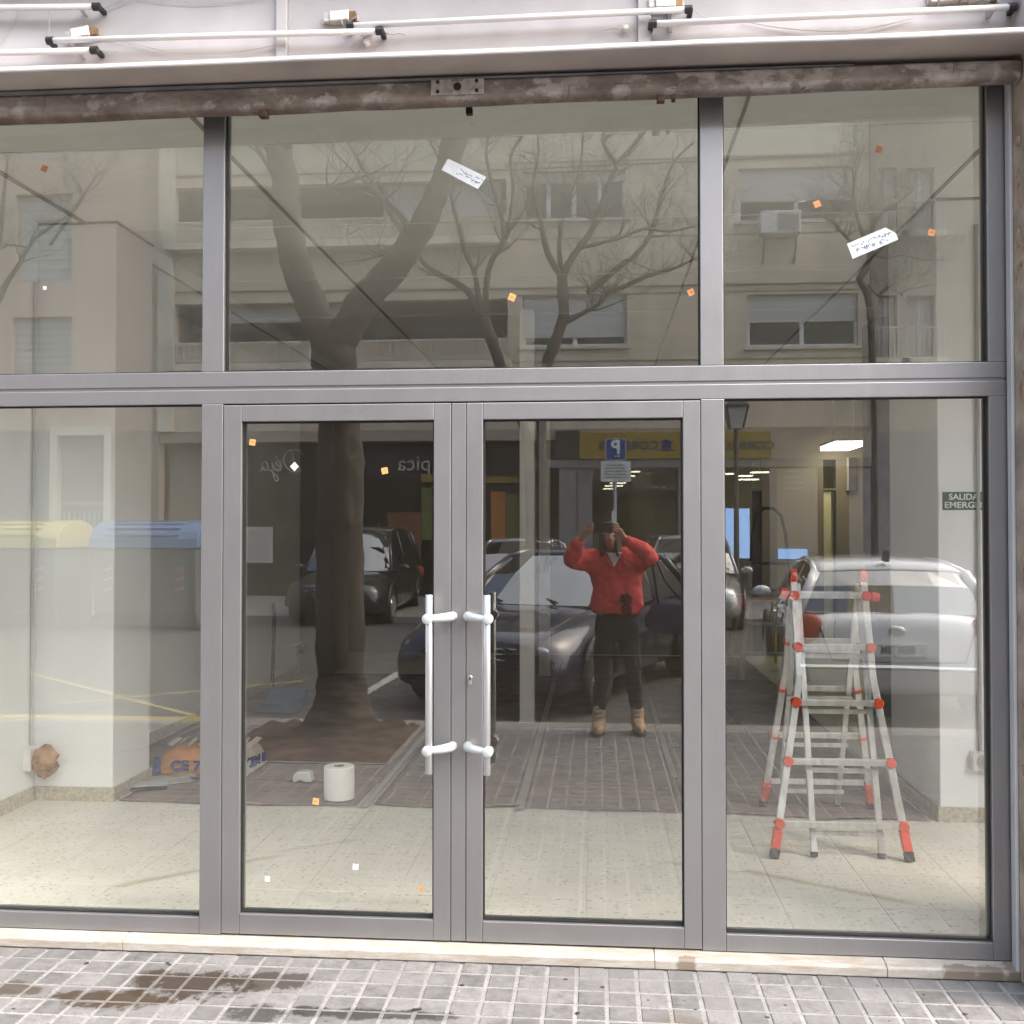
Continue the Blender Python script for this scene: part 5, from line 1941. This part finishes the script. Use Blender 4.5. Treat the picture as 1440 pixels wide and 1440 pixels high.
tree('bare tree half out of the photo, mirrored at the far left', ty - .3,
     [(-10, 838, 24), (-14, 700, 22), (-20, 560, 22), (-16, 480, 22), (-6, 430, 20)],
     [[(-6, 430, 13), (8, 400, 11), (25, 375, 9), (45, 340, 7), (70, 320, 5), (100, 300, 3)],
      [(-8, 430, 13), (-14, 380, 11), (0, 330, 9), (6, 270, 7), (12, 210, 5)],
      [(70, 345, 6), (108, 290, 6), (120, 270, 5), (140, 240, 3)]], 61, 8, 1.0, loc=(mir_y(-10, 800, ty).x, ty - .3, 0))

# ---------------------------------------------------------------- waste containers
def container(x0, x1, y, lid, label, seed):
    t = thing('waste_container', label, 'container', ((x0 + x1) / 2, y, -.12), 'street waste containers mirrored in the left pane')
    b = MB()
    z0, zt = -.05, 1.28
    d = 1.25
    prof = [(y - d, z0 + .1), (y - d + .1, z0), (y - .12, z0), (y + .02, z0 + .25), (y + .08, zt), (y - d - .05, zt)]
    b.prism(prof, 'x', x0 + .05, x1 - .05)
    b.build('bin', M['bin_body'], t, bevel=.03, seg=2)
    l = MB()
    arc = [(y - d * .5 + (d * .5 + .12) * math.cos(a_), zt + .004 + .48 * math.sin(a_) ** .8) for a_ in [math.pi * i / 12 for i in range(13)]]
    l.prism(arc, 'x', x0, x1)
    lo = l.build('lid', lid, t, bevel=.015)
    for k in range(4):
        a_ = math.pi * (.12 + .09 * k)
        yy, zz = y - d * .5 + (d * .5 + .13) * math.cos(a_), zt + .01 + .48 * math.sin(a_) ** .8
        MB().bar((x0 + .25, yy, zz), (x1 - .35, yy, zz), .025, .025).build('rib', lid, lo)
    for cx in (x0 + .32, x1 - .32):
        for k in range(5):
            q = MB().prism([(cx - .07, .55 + k * .085), (cx + .07, .60 + k * .085), (cx + .07, .64 + k * .085), (cx - .07, .59 + k * .085)], 'y', y + .03 + k * .004, y + .075 + k * .0025)
            q.build('stripe', M['bin_red'] if k % 2 else M['rail'], t)
    for cx in (x0 + .2, x1 - .2):
        MB().tube([(cx - .04, y - .3, -.06), (cx + .04, y - .3, -.06)], .06, 10).build('wheel', M['rubber'], t)


bl, br_ = mir_z(125, 888, -.12), mir_z(283, 888, -.12)
container(bl.x, br_.x, -12.9, M['bin_blue'], 'grey street container with a blue lid mirrored across the left column', 1)
yr = mir_z(78, 888, -.12)
container(yr.x - 2.3, yr.x, -12.9, M['bin_yellow'], 'grey street container with a yellow lid mirrored at the left edge', 2)

# ---------------------------------------------------------------- cars
def car(label, paint, front, heading, L=4.4, Wd=1.78, H=1.46, hatch=False, plate='', face=True):
    """front: ground point under the middle of the front bumper; heading: direction it points to (radians from +X)."""
    fw = Vector((math.cos(heading), math.sin(heading), 0))
    c = Vector((front[0], front[1], -.12)) - fw * (L / 2)
    t = thing('parked_car', label, 'car', c, 'cars parked along the street', None, heading)
    hw = Wd / 2
    rows = []
    if hatch:
        st = [(.500, .68, .60, .34), (.490, .84, .70, .24), (.455, .95, .77, .20), (.38, 1.0, .85, .19), (.24, 1.0, .95, .19), (.05, 1.0, .97, .19), (-.2, 1.0, .98, .19), (-.38, 1.0, .99, .19), (-.455, .97, .97, .22), (-.488, .92, .92, .27), (-.5, .82, .84, .36)]
    else:
        st = [(.500, .66, .58, .34), (.491, .82, .69, .25), (.455, .95, .76, .20), (.38, 1.0, .83, .19), (.21, 1.0, .94, .19), (.05, 1.0, .95, .19), (-.2, 1.0, .97, .19), (-.38, .99, .99, .19), (-.46, .95, .96, .22), (-.49, .86, .88, .28), (-.5, .74, .80, .36)]
    for (xf, w, zt, zb) in st:
        x, w = xf * L, w * hw
        zs = zt - .05
        zm = (zs * .55 + zb * .45)
        half = [(0, zt + .035), (.45 * w, zt + .028), (.80 * w, zt - .002), (.95 * w, zs - .06), (w, zm), (.985 * w, zm - .14), (.95 * w, zb + .05), (.85 * w, zb)]
        ring = [(x, y, z) for y, z in half] + [(x, -y, z) for y, z in half[::-1][:-1]]
        rows.append(ring)
    b = MB().grid(rows, True)
    n = len(rows[0])
    b.f.append(tuple(range(n)))
    b.f.append(tuple(range(len(b.v) - n, len(b.v))))
    O = lambda mbx, nm, m, par=t, **k: mbx.build(nm, m, par, loc=(0, 0, 0), **k)
    O(b, 'body', paint, smooth=True, sub=1)
    # cabin glass hull with roof and pillars
    zb = .93
    if hatch:
        prof = [(.27, zb), (.17, zb + (H - zb) * .55), (.07, H - .06), (-.05, H), (-.25, H - .02), (-.40, H - .10), (-.45, zb + (H - zb) * .55), (-.475, zb + .02)]
        r0, r1 = 2, 5
    else:
        prof = [(.225, zb), (.13, zb + (H - zb) * .55), (.045, H - .06), (-.06, H), (-.20, H - .03), (-.29, H - .11), (-.36, zb + (H - zb) * .5), (-.43, zb + .02)]
        r0, r1 = 2, 5
    wb, wt = hw * .90, hw * .66

    def pt(i, s, off=0.0):
        xf, z = prof[i]
        k = (z - zb) / (H - zb)
        w = wb + (wt - wb) * k ** 1.1
        bul = .16 * s * s * (1 if i < 3 else (-.7 if i > 5 else 0)) * (1 - .3 * k)
        return (xf * L - bul, s * w, z + off - .035 * s * s * k)
    sv = [-1, -.85, -.5, 0, .5, .85, 1]
    hull = MB()
    hull.grid([[pt(i, s) for s in sv] for i in range(len(prof))])
    for s in (-1, 1):
        k = len(hull.v)
        for i in range(len(prof)):
            p = pt(i, s)
            hull.v.append(p)
        hull.f.append(tuple(k + i for i in range(len(prof))))
    O(hull, 'glasshouse', M['car_glass'], smooth=False)
    rf = MB()
    rf.grid([[pt(i, s * 1.01, .014) for s in sv] for i in range(r0, r1 + 1)])
    O(rf, 'roof', paint, smooth=True, solid=.02)
    pl_ = MB()
    for s in (-1, 1):
        pl_.tube([pt(i, s * 1.0, .004) for i in range(0, r0 + 1)], .032, 6)
        pl_.tube([pt(i, s * 1.0, .004) for i in range(r1, len(prof))], .05, 6)
        pl_.tube([pt(i, s * 1.0, .004) for i in range(r0, r1 + 1)], .03, 6)
        xm = -.10 * L
        pl_.bar((xm, s * wb * 1.0, zb), (xm - .05, s * wt * 1.02, H - .08), .02, .07, (1, 0, 0))
    O(pl_, 'pillar', paint, smooth=True)
    for xf in (.315, -.30):
        for s in (-1, 1):
            w = MB().tube([(xf * L, s * (hw - .20), .315), (xf * L, s * (hw + .012), .315)], .315, 24)
            wo = O(w, 'wheel', M['rubber'], bevel=.02)
            r_ = MB().tube([(xf * L, s * (hw + .0), .315), (xf * L, s * (hw + .022), .315)], .21, 18)
            O(r_, 'rim', M['chrome'], wo, bevel=.01)
            a_ = MB().tube([(xf * L + .385 * math.cos(q), s * (hw + .002), .33 + .385 * math.sin(q)) for q in [math.pi * i / 12 for i in range(13)]], .035, 6)
            O(a_, 'wheel_arch', M['black'])
    for s in (-1, 1):
        m_ = MB().ball((.165 * L, s * (hw + .09), 1.0), .1, 10, 6, (.55, 1.1, .7))
        O(m_, 'wing_mirror', paint, smooth=True)
        O(MB().ball((.464 * L, s * hw * .66, .62), .11, 14, 8, (.95, 1.3, .62)), 'headlight', M['head_lamp'], smooth=True)
        O(MB().ball((-.484 * L, s * hw * .80, .80), .11, 12, 8, (.5, 1.35, 1.45)), 'tail_light', M['tail_lamp'], smooth=True)
        O(MB().box(-.03 * L, s * (hw - .002) - .012, .80, .02 * L, s * (hw - .002) + .012, .825), 'door_handle', M['chrome'])
        O(MB().ball((.475 * L, s * hw * .72, .36), .06, 10, 6, (.6, 1.4, .8)), 'fog_lamp', M['head_lamp'], smooth=True)
    g = MB().prism([(-.42 * hw, .66), (.42 * hw, .66), (.52 * hw, .58), (.36 * hw, .48), (-.36 * hw, .48), (-.52 * hw, .58)], 'x', .485 * L, .4985 * L)
    go = O(g, 'grille', M['black'])
    for k in range(3):
        O(MB().tube([(.494 * L, -.5 * hw, .645 - k * .05), (.504 * L, 0, .65 - k * .05), (.494 * L, .5 * hw, .645 - k * .05)], .011, 6), 'grille_bar', M['chrome'], go)
    O(MB().box(.48 * L, -.62 * hw, .25, .497 * L, .62 * hw, .36), 'air_intake', M['black'])
    O(MB().box(.497 * L, -.26, .37, .506 * L, .26, .48), 'number_plate', M['plate'])
    rp = O(MB().box(-.507 * L, -.26, .60, -.4985 * L, .26, .71), 'number_plate', M['plate'])
    if plate:
        for x, rz in ((.5065 * L, math.pi / 2), (-.5075 * L, -math.pi / 2)):
            text(plate, .10, (x, 0, .425 if x > 0 else .655), (math.pi / 2, 0, rz), M['ink'], 'plate_number', t if x > 0 else rp, .001, bold=.002, sx=.75)
    O(MB().ball((-.498 * L, 0, .82), .06, 12, 6, (.25, 1.3, .8)), 'badge', M['chrome'], smooth=True)
    gp = MB()
    for s in (-1, 1):
        for xf in (.16, -.055, -.24):
            gp.tube([(xf * L, s * (hw + .004), .30), (xf * L + .01, s * (hw + .006), .62), (xf * L, s * (hw - .03), .88)], .007, 5)
        gp.tube([(.20 * L, s * .78 * hw, .962), (.36 * L, s * .76 * hw, .88), (.455 * L, s * .70 * hw, .775)], .007, 5)
        gp.tube([(-.488 * L, s * .74 * hw, .93), (-.503 * L, s * .66 * hw, .72), (-.508 * L, s * .60 * hw, .56)], .007, 5)
    gp.tube([(-.508 * L, -.60 * hw, .56), (-.513 * L, 0, .55), (-.508 * L, .60 * hw, .56)], .007, 5)
    O(gp, 'panel_gap', M['black'])
    O(MB().tube([pt(0, s_, .006) for s_ in sv], .018, 5), 'window_trim', M['black'])
    O(MB().tube([pt(len(prof) - 1, s_, .006) for s_ in sv], .016, 5), 'window_trim', M['black'] if not hatch else M['chrome'])
    for yy_ in (-.32, .30):
        O(MB().bar((.218 * L, yy_, .975), (.16 * L, yy_ + .42, 1.06), .018, .018), 'wiper', M['black'])
    for s in (-.34, .36):
        O(MB().ball((-.02 * L, s * hw, .92), .20, 12, 8, (.45, 1.0, 1.5)), 'seat', M['rubber'], smooth=True)
    if hatch:
        O(MB().tube([(-.512 * L, -.9 * hw, .50), (-.515 * L, 0, .51), (-.512 * L, .9 * hw, .50)], .025, 6), 'bumper_line', M['chrome'])
        fn = MB().prism([(-.33 * L, H - .02), (-.36 * L, H + .08), (-.375 * L, H + .08), (-.385 * L, H - .03)], 'y', -.018, .018)
        O(fn, 'roof_fin', M['black'])
    return t


car('dark navy car parked nose to the kerb, mirrored behind the person', M['car_blue'], (-1.17, -5.36), R_(90 + 22), 4.5, 1.92, 1.50)
car('white hatchback seen from behind, mirrored across the right pane', M['car_white'], (3.06, -9.55), R_(-84), 4.2, 1.84, 1.44, True, '0236 JBM')
vl, vr = mir_z(395, 882, -.12), mir_z(536, 882, -.12)
car('black people carrier facing the shop across the street, mirrored in the left door', M['car_dark'], ((vl.x + vr.x) / 2, -13.9), R_(90), 4.6, 1.86, 1.78, True)
car('silver car behind the navy car, its pale roof mirrored right of the person', M['car_silver'], (1.55, -13.4), R_(90 + 6), 4.3, 1.78, 1.62, True)
car('pale silver car across the street, its roof mirrored between the white posts', M['car_silver'], (-1.6, -13.6), R_(90 + 4), 4.3, 1.78, 1.56, True)

# ---------------------------------------------------------------- person taking the photo
PYB = -4.20
per = thing('person', 'person in red fleece and dark trousers holding up a phone, mirrored in right door', 'person', (0.16, PYB, 0))


def skin_mesh(chains, name, m, par, sub=2, smooth=True):
    """chains: list of (points [(x,y,z,r) ...], index of a shared vertex in the joined list or None)."""
    V, E, Rr, roots = [], [], [], []
    for pts, att in chains:
        prev = att
        for i, (x, y, z, r) in enumerate(pts):
            V.append((x, y, z))
            Rr.append(r if isinstance(r, tuple) else (r, r))
            k = len(V) - 1
            if prev is not None:
                E.append((prev, k))
            else:
                roots.append(k)
            prev = k
    me = bpy.data.meshes.new(name)
    me.from_pydata(V, E, [])
    o = bpy.data.objects.new(name, me)
    COL.objects.link(o)
    md = o.modifiers.new('skin', 'SKIN')
    md.use_smooth_shade = True
    sv_ = me.skin_vertices[0].data
    for i, r in enumerate(Rr):
        sv_[i].radius = r
        sv_[i].use_root = i in roots
    s_ = o.modifiers.new('sub', 'SUBSURF')
    s_.levels = sub
    s_.render_levels = sub
    dg = bpy.context.evaluated_depsgraph_get()
    nm = bpy.data.meshes.new_from_object(o.evaluated_get(dg))
    nm.materials.clear()
    nm.materials.append(m)
    for p in nm.polygons:
        p.use_smooth = True
    bpy.data.objects.remove(o)
    q = bpy.data.objects.new(name, nm)
    COL.objects.link(q)
    q.parent = par
    if par.parent is None and par.type == 'EMPTY':
        q.matrix_parent_inverse = Matrix.Translation(par.location).inverted()
    return q


SHL, SHR = Vector((-.035, -4.17, 1.365)), Vector((.335, -4.17, 1.365))
EL, ER = Vector((-.215, -4.02, 1.335)), Vector((.415, -4.02, 1.375))
WL, WR = Vector((-.105, -3.885, 1.535)), Vector((.195, -3.885, 1.535))
HL, HR = Vector((-.068, -3.853, 1.592)), Vector((.158, -3.853, 1.592))
cx = .155


def lerp(a, b, t, r):
    p = a.lerp(b, t)
    return (p.x, p.y, p.z, r)


def arm(S_, E_, W_, H_, r):
    return [lerp(S_, E_, .15, .052 * r), lerp(S_, E_, .55, .047 * r), lerp(S_, E_, 1, .041 * r), lerp(E_, W_, .35, .038 * r), lerp(E_, W_, .75, .029 * r)]


def body_chains():
    ch = [([(cx, PYB, .93, (.155, .105)), (cx, PYB + .01, 1.08, (.135, .095)), (cx, PYB + .02, 1.22, (.15, .105)), (cx - .005, PYB + .03, 1.335, (.12, .085)), (cx - .02, PYB + .045, 1.415, (.056, .056)), (cx - .045, PYB + .07, 1.475, (.054, .058))], None)]
    a = arm(SHL, EL, WL, HL, 1) + [lerp(EL, WL, 1, .025), lerp(WL, HL, .6, (.032, .018)), lerp(WL, HL, 1.15, (.030, .014))]
    b = arm(SHR, ER, WR, HR, 1) + [lerp(ER, WR, 1, .025), lerp(WR, HR, .6, (.032, .018)), lerp(WR, HR, 1.15, (.030, .014))]
    ch.append((a, 3))
    ch.append((b, 3))
    for s, fx, fy in ((-1, .015, -4.20), (1, .315, -4.26)):
        hx = cx + s * .085
        ch.append(([(hx, PYB, .86, .088), (hx + (fx - hx) * .3, PYB + .01, .66, .075), (hx + (fx - hx) * .55, PYB + .015, .48, .056), (hx + (fx - hx) * .75, fy, .32, .054), (fx, fy - .01, .12, .040), (fx, fy + .0, .07, .042), (fx + s * .012, fy + .10, .045, (.042, .03)), (fx + s * .018, fy + .17, .035, (.038, .024))], 0))
    # fingers and thumbs: each its own short chain rooted inside the palm
    for s, H_, W_ in ((1, HL, WL), (-1, HR, WR)):
        base = H_
        for k, (ln, dz, dyy) in enumerate(((.070, .030, 0), (.076, .012, .001), (.070, -.008, .001), (.056, -.026, 0))):
            p0 = base + Vector((-s * .004, -.004, dz * .75 + .004))
            p1 = p0 + Vector((s * .012, .013, .005 + dz * .2)) * (ln / .07)
            p2 = p1 + Vector((s * .020, .004, .002))* (ln / .07)
            p3 = p2 + Vector((s * .018, -.004, -.001)) * (ln / .07)
            ch.append(([(p0.x, p0.y - .0, p0.z, .0085), (p1.x, p1.y, p1.z, .0085), (p2.x, p2.y, p2.z, .008), (p3.x, p3.y, p3.z, .007)], None))
        q0 = base + Vector((-s * .002, -.006, -.024))
        q1 = q0 + Vector((s * .020, -.022, .002))
        q2 = q1 + Vector((s * .024, -.008, .010))
        ch.append(([(q0.x, q0.y, q0.z, .011), (q1.x, q1.y, q1.z, .0095), (q2.x, q2.y, q2.z, .008)], None))
    return ch


chs = body_chains()
# attach index of arms is the upper chest vertex (index 3), of legs the pelvis (index 0)
bd = skin_mesh(chs, 'body', M['skin'], per)
# head: shaped ellipsoid with brow, nose, lips and chin
hc = Vector((cx - .055, PYB + .095, 1.535))
rows = []
nr, ns = 22, 28
for i in range(nr + 1):
    t = math.pi * i / nr
    row = []
    for k in range(ns):
        a_ = 2 * math.pi * k / ns
        dx, dy, dz = math.sin(t) * math.cos(a_), math.sin(t) * math.sin(a_), math.cos(t)
        w = .074 * (1 - .22 * max(0, -dz) ** 1.5)
        x, y, z = dx * w, dy * .094, dz * .112
        if dy > 0:
            f = math.exp(-(x / .013) ** 2)
            y += .022 * f * math.exp(-((z + .018) / .02) ** 2)          # nose
            y += .006 * math.exp(-(x / .035) ** 2) * math.exp(-((z - .028) / .012) ** 2)   # brow
            y -= .008 * math.exp(-((abs(x) - .030) / .014) ** 2) * math.exp(-((z - .006) / .012) ** 2)  # eye sockets
            y += .006 * math.exp(-(x / .024) ** 2) * math.exp(-((z + .056) / .010) ** 2)   # lips
            y += .008 * math.exp(-(x / .02) ** 2) * math.exp(-((z + .095) / .016) ** 2)    # chin
        row.append((hc.x + x, hc.y + y, hc.z + z))
    rows.append(row)
hd = MB().grid(rows, True)
for s in (-1, 1):
    hd.ball((hc.x + s * .076, hc.y - .006, hc.z - .005), .022, 8, 6, (.35, .7, 1.3))
hd.build('head', M['skin'], per, smooth=True)
ey = MB()
for s in (-1, 1):
    ey.ball((hc.x + s * .030, hc.y + .079, hc.z + .006), .0105, 8, 6, (1.2, .6, .7))
ey.build('eyes', M['rubber'], per, smooth=True)
MB().ball((hc.x, hc.y + .088, hc.z - .057), .02, 10, 6, (1.1, .35, .28)).build('mouth', mat('lips', (0.35, 0.12, 0.10), 0.5), per, smooth=True)
# hair to the jaw, parted over the forehead
rows = []
rr = random.Random(14)
for i in range(12):
    t = i / 11
    row = []
    for k in range(25):
        a_ = R_(-38 - 0) + (2 * math.pi - R_(104)) * k / 24 + R_(142 - 90 + 0)
        a_ = R_(128) + (R_(412) - R_(128)) * k / 24 if False else R_(125) + R_(290) * k / 24
        ph = R_(8) + R_(92) * min(1, t * 1.6)
        rx = .084 * math.sin(ph)
        ry = .102 * math.sin(ph)
        z = .112 * math.cos(ph) - max(0, t - .62) * .34
        wv = 1 + .05 * math.sin(k * 2.3 + t * 3) + max(0, t - .6) * .25
        row.append((hc.x + rx * wv * math.cos(a_), hc.y - .004 + ry * wv * math.sin(a_) * .98, hc.z + z))
    rows.append(row)
h_ = MB().grid(rows)
h_.ball((hc.x, hc.y - .010, hc.z + .040), .080, 16, 8, (1.0, 1.16, .95))
h_.build('hair', M['hair'], per, smooth=True, solid=.006)
# clothes grown over the body with larger radii, ending at cuffs, hem and ankles
jk = [([(cx, PYB, .925, (.215, .145)), (cx, PYB, .98, (.240, .16)), (cx, PYB + .01, 1.09, (.222, .152)), (cx, PYB + .02, 1.22, (.212, .146)), (cx - .004, PYB + .03, 1.33, (.150, .112)), (cx - .014, PYB + .042, 1.395, (.080, .078)), (cx - .024, PYB + .052, 1.425, (.074, .074))], None)]
jk.append((arm(SHL, EL, WL, HL, 1.8) + [lerp(EL, WL, .93, .040)], 4))
jk.append((arm(SHR, ER, WR, HR, 1.8) + [lerp(ER, WR, .93, .040)], 4))
jacket = skin_mesh(jk, 'fleece_jacket', M['jacket'], per)


def folds(o, sc_, st_):
    tx_ = bpy.data.textures.new('folds', 'CLOUDS')
    tx_.noise_scale = sc_
    tx_.noise_depth = 3
    sb = o.modifiers.new('sub', 'SUBSURF')
    sb.levels = sb.render_levels = 2
    dm = o.modifiers.new('folds', 'DISPLACE')
    dm.texture = tx_
    dm.texture_coords = 'GLOBAL'
    dm.strength = st_


folds(jacket, .09, .045)
cl_ = MB()
for s in (-1, 1):
    cl_.prism([(cx - .02, 1.30), (cx - .02 + s * .07, 1.40), (cx - .02 + s * .085, 1.38), (cx - .02 + s * .03, 1.285)], 'y', PYB + .150, PYB + .165)
cl_.build('collar', M['jacket'], per, bevel=.004)
MB().prism([(cx - .022, 1.30), (cx - .082, 1.412), (cx + .038, 1.412)], 'y', PYB + .135, PYB + .158).build('shirt', M['shirt'], per, bevel=.003)
em = MB()
for (ox, oz, r) in ((0, .035, .042), (.002, -.045, .040)):
    for k in range(6):
        a_ = math.pi / 3 * k + .3
        em.ball((cx + .07 + ox + r * .62 * math.cos(a_), PYB + .158, 1.02 + oz + r * .62 * math.sin(a_)), r * .55, 8, 5, (1, .5, 1))
    em.ball((cx + .07 + ox, PYB + .16, 1.02 + oz), r * .6, 8, 5, (1, .5, 1))
em.build('emblem', M['emblem'], per)
MB().ball((cx - .085, PYB + .148, 1.352), .016, 8, 5, (1.2, .2, .5)).build('chest_tag', M['shirt'], per)
tr = [([(cx, PYB, 1.10, (.160, .112)), (cx, PYB, 1.0, (.165, .118)), (cx, PYB, .93, (.178, .128)), (cx, PYB, .86, (.180, .130))], None)]
for s, fx, fy in ((-1, .015, -4.20), (1, .315, -4.26)):
    hx = cx + s * .085
    tr.append(([(hx, PYB, .78, .100), (hx + (fx - hx) * .3, PYB + .01, .66, .088), (hx + (fx - hx) * .55, PYB + .015, .48, .070), (hx + (fx - hx) * .75, fy, .32, .066), (fx, fy - .01, .17, .058)], 3))
folds(skin_mesh(tr, 'trousers', M['trousers'], per), .08, .03)
for s, fx, fy in ((-1, .015, -4.20), (1, .315, -4.26)):
    b = skin_mesh([([(fx, fy - .01, .235, .058), (fx, fy - .012, .13, .056), (fx, fy + .0, .065, (.056, .06)), (fx + s * .012, fy + .09, .052, (.054, .048)), (fx + s * .02, fy + .16, .042, (.048, .038))], None)], 'boot', M['boots'], per, 2)
    so_ = MB()
    pts = [(fx + s * .004 + .048 * math.cos(a_) + s * .016 * (math.sin(a_) > 0), fy + .05 + .15 * math.sin(a_)) for a_ in [2 * math.pi * i / 20 for i in range(20)]]
    so_.prism(pts, 'z', .001, .022)
    so_.build('sole', M['rubber'], b)
    for k in range(4):
        z = .10 + k * .035
        MB().tube([(fx - .03, fy + .050 - k * .004, z), (fx + .03, fy + .050 - k * .004, z + .012)], .004, 5).build('lace', M['shirt'], b)
# phone
ph = thing('phone', 'dark phone with a pale rim held sideways by the person mirrored in the right door', 'phone', (.045, -3.842, 1.60))
MB().box(-.028, -3.8485, 1.562, .118, -3.8405, 1.638).build('phone_body', M['phone'], ph, bevel=.003, seg=2)
rm = MB()
for a_, b in (((-.029, 1.6385), (.119, 1.6405)), ((-.029, 1.5595), (.119, 1.5615))):
    rm.box(a_[0], -3.8495, a_[1], b[0], -3.8395, b[1])
rm.box(-.0305, -3.8495, 1.5597, -.0285, -3.8395, 1.6403)
rm.box(.1185, -3.8495, 1.5597, .1205, -3.8395, 1.6403)
rm.build('rim', M['phone_rim'], ph)
for zz in (1.580, 1.604):
    MB().tube([(-.008, -3.8405, zz), (-.008, -3.8385, zz)], .008, 14).build('lens', M['rubber'], ph)
# bag on the person's forearm
bg_ = thing('shoulder_bag', 'dark navy bag hanging from the arm of the person mirrored in the right door', 'bag', (.56, -4.15, .78))
rows = []
for i in range(13):
    t = -1 + 2 * i / 12
    row = []
    w = .20 * (1 - .25 * max(0, t)) * (1 - .06 * t * t)
    for k in range(20):
        a_ = 2 * math.pi * k / 20
        cxx = math.copysign(abs(math.cos(a_)) ** .6, math.cos(a_))
        syy = math.copysign(abs(math.sin(a_)) ** .8, math.sin(a_))
        q = 1 + .05 * math.sin(3 * a_ + t * 4) + .03 * math.sin(7 * a_)
        e = (1 - abs(t) ** 6) ** .5 if abs(t) < 1 else 0.05
        row.append((.575 + w * cxx * e * q, -4.14 + .10 * syy * e * q, .92 + .135 * t + .01 * math.sin(a_ * 2)))
    rows.append(row)
MB().grid(rows, True).build('bag_body', M['bag'], bg_, smooth=True)
for dy in (-.05, .05):
    MB().tube([(.47, -4.14 + dy, 1.02), (.45, -4.10 + dy * .6, 1.18), (.425, -4.045 + dy * .4, 1.325), (.46, -4.03, 1.36), (.52, -4.10 + dy * .6, 1.2), (.66, -4.14 + dy, 1.03)], .011, 7).build('strap', M['bag'], bg_, smooth=True)
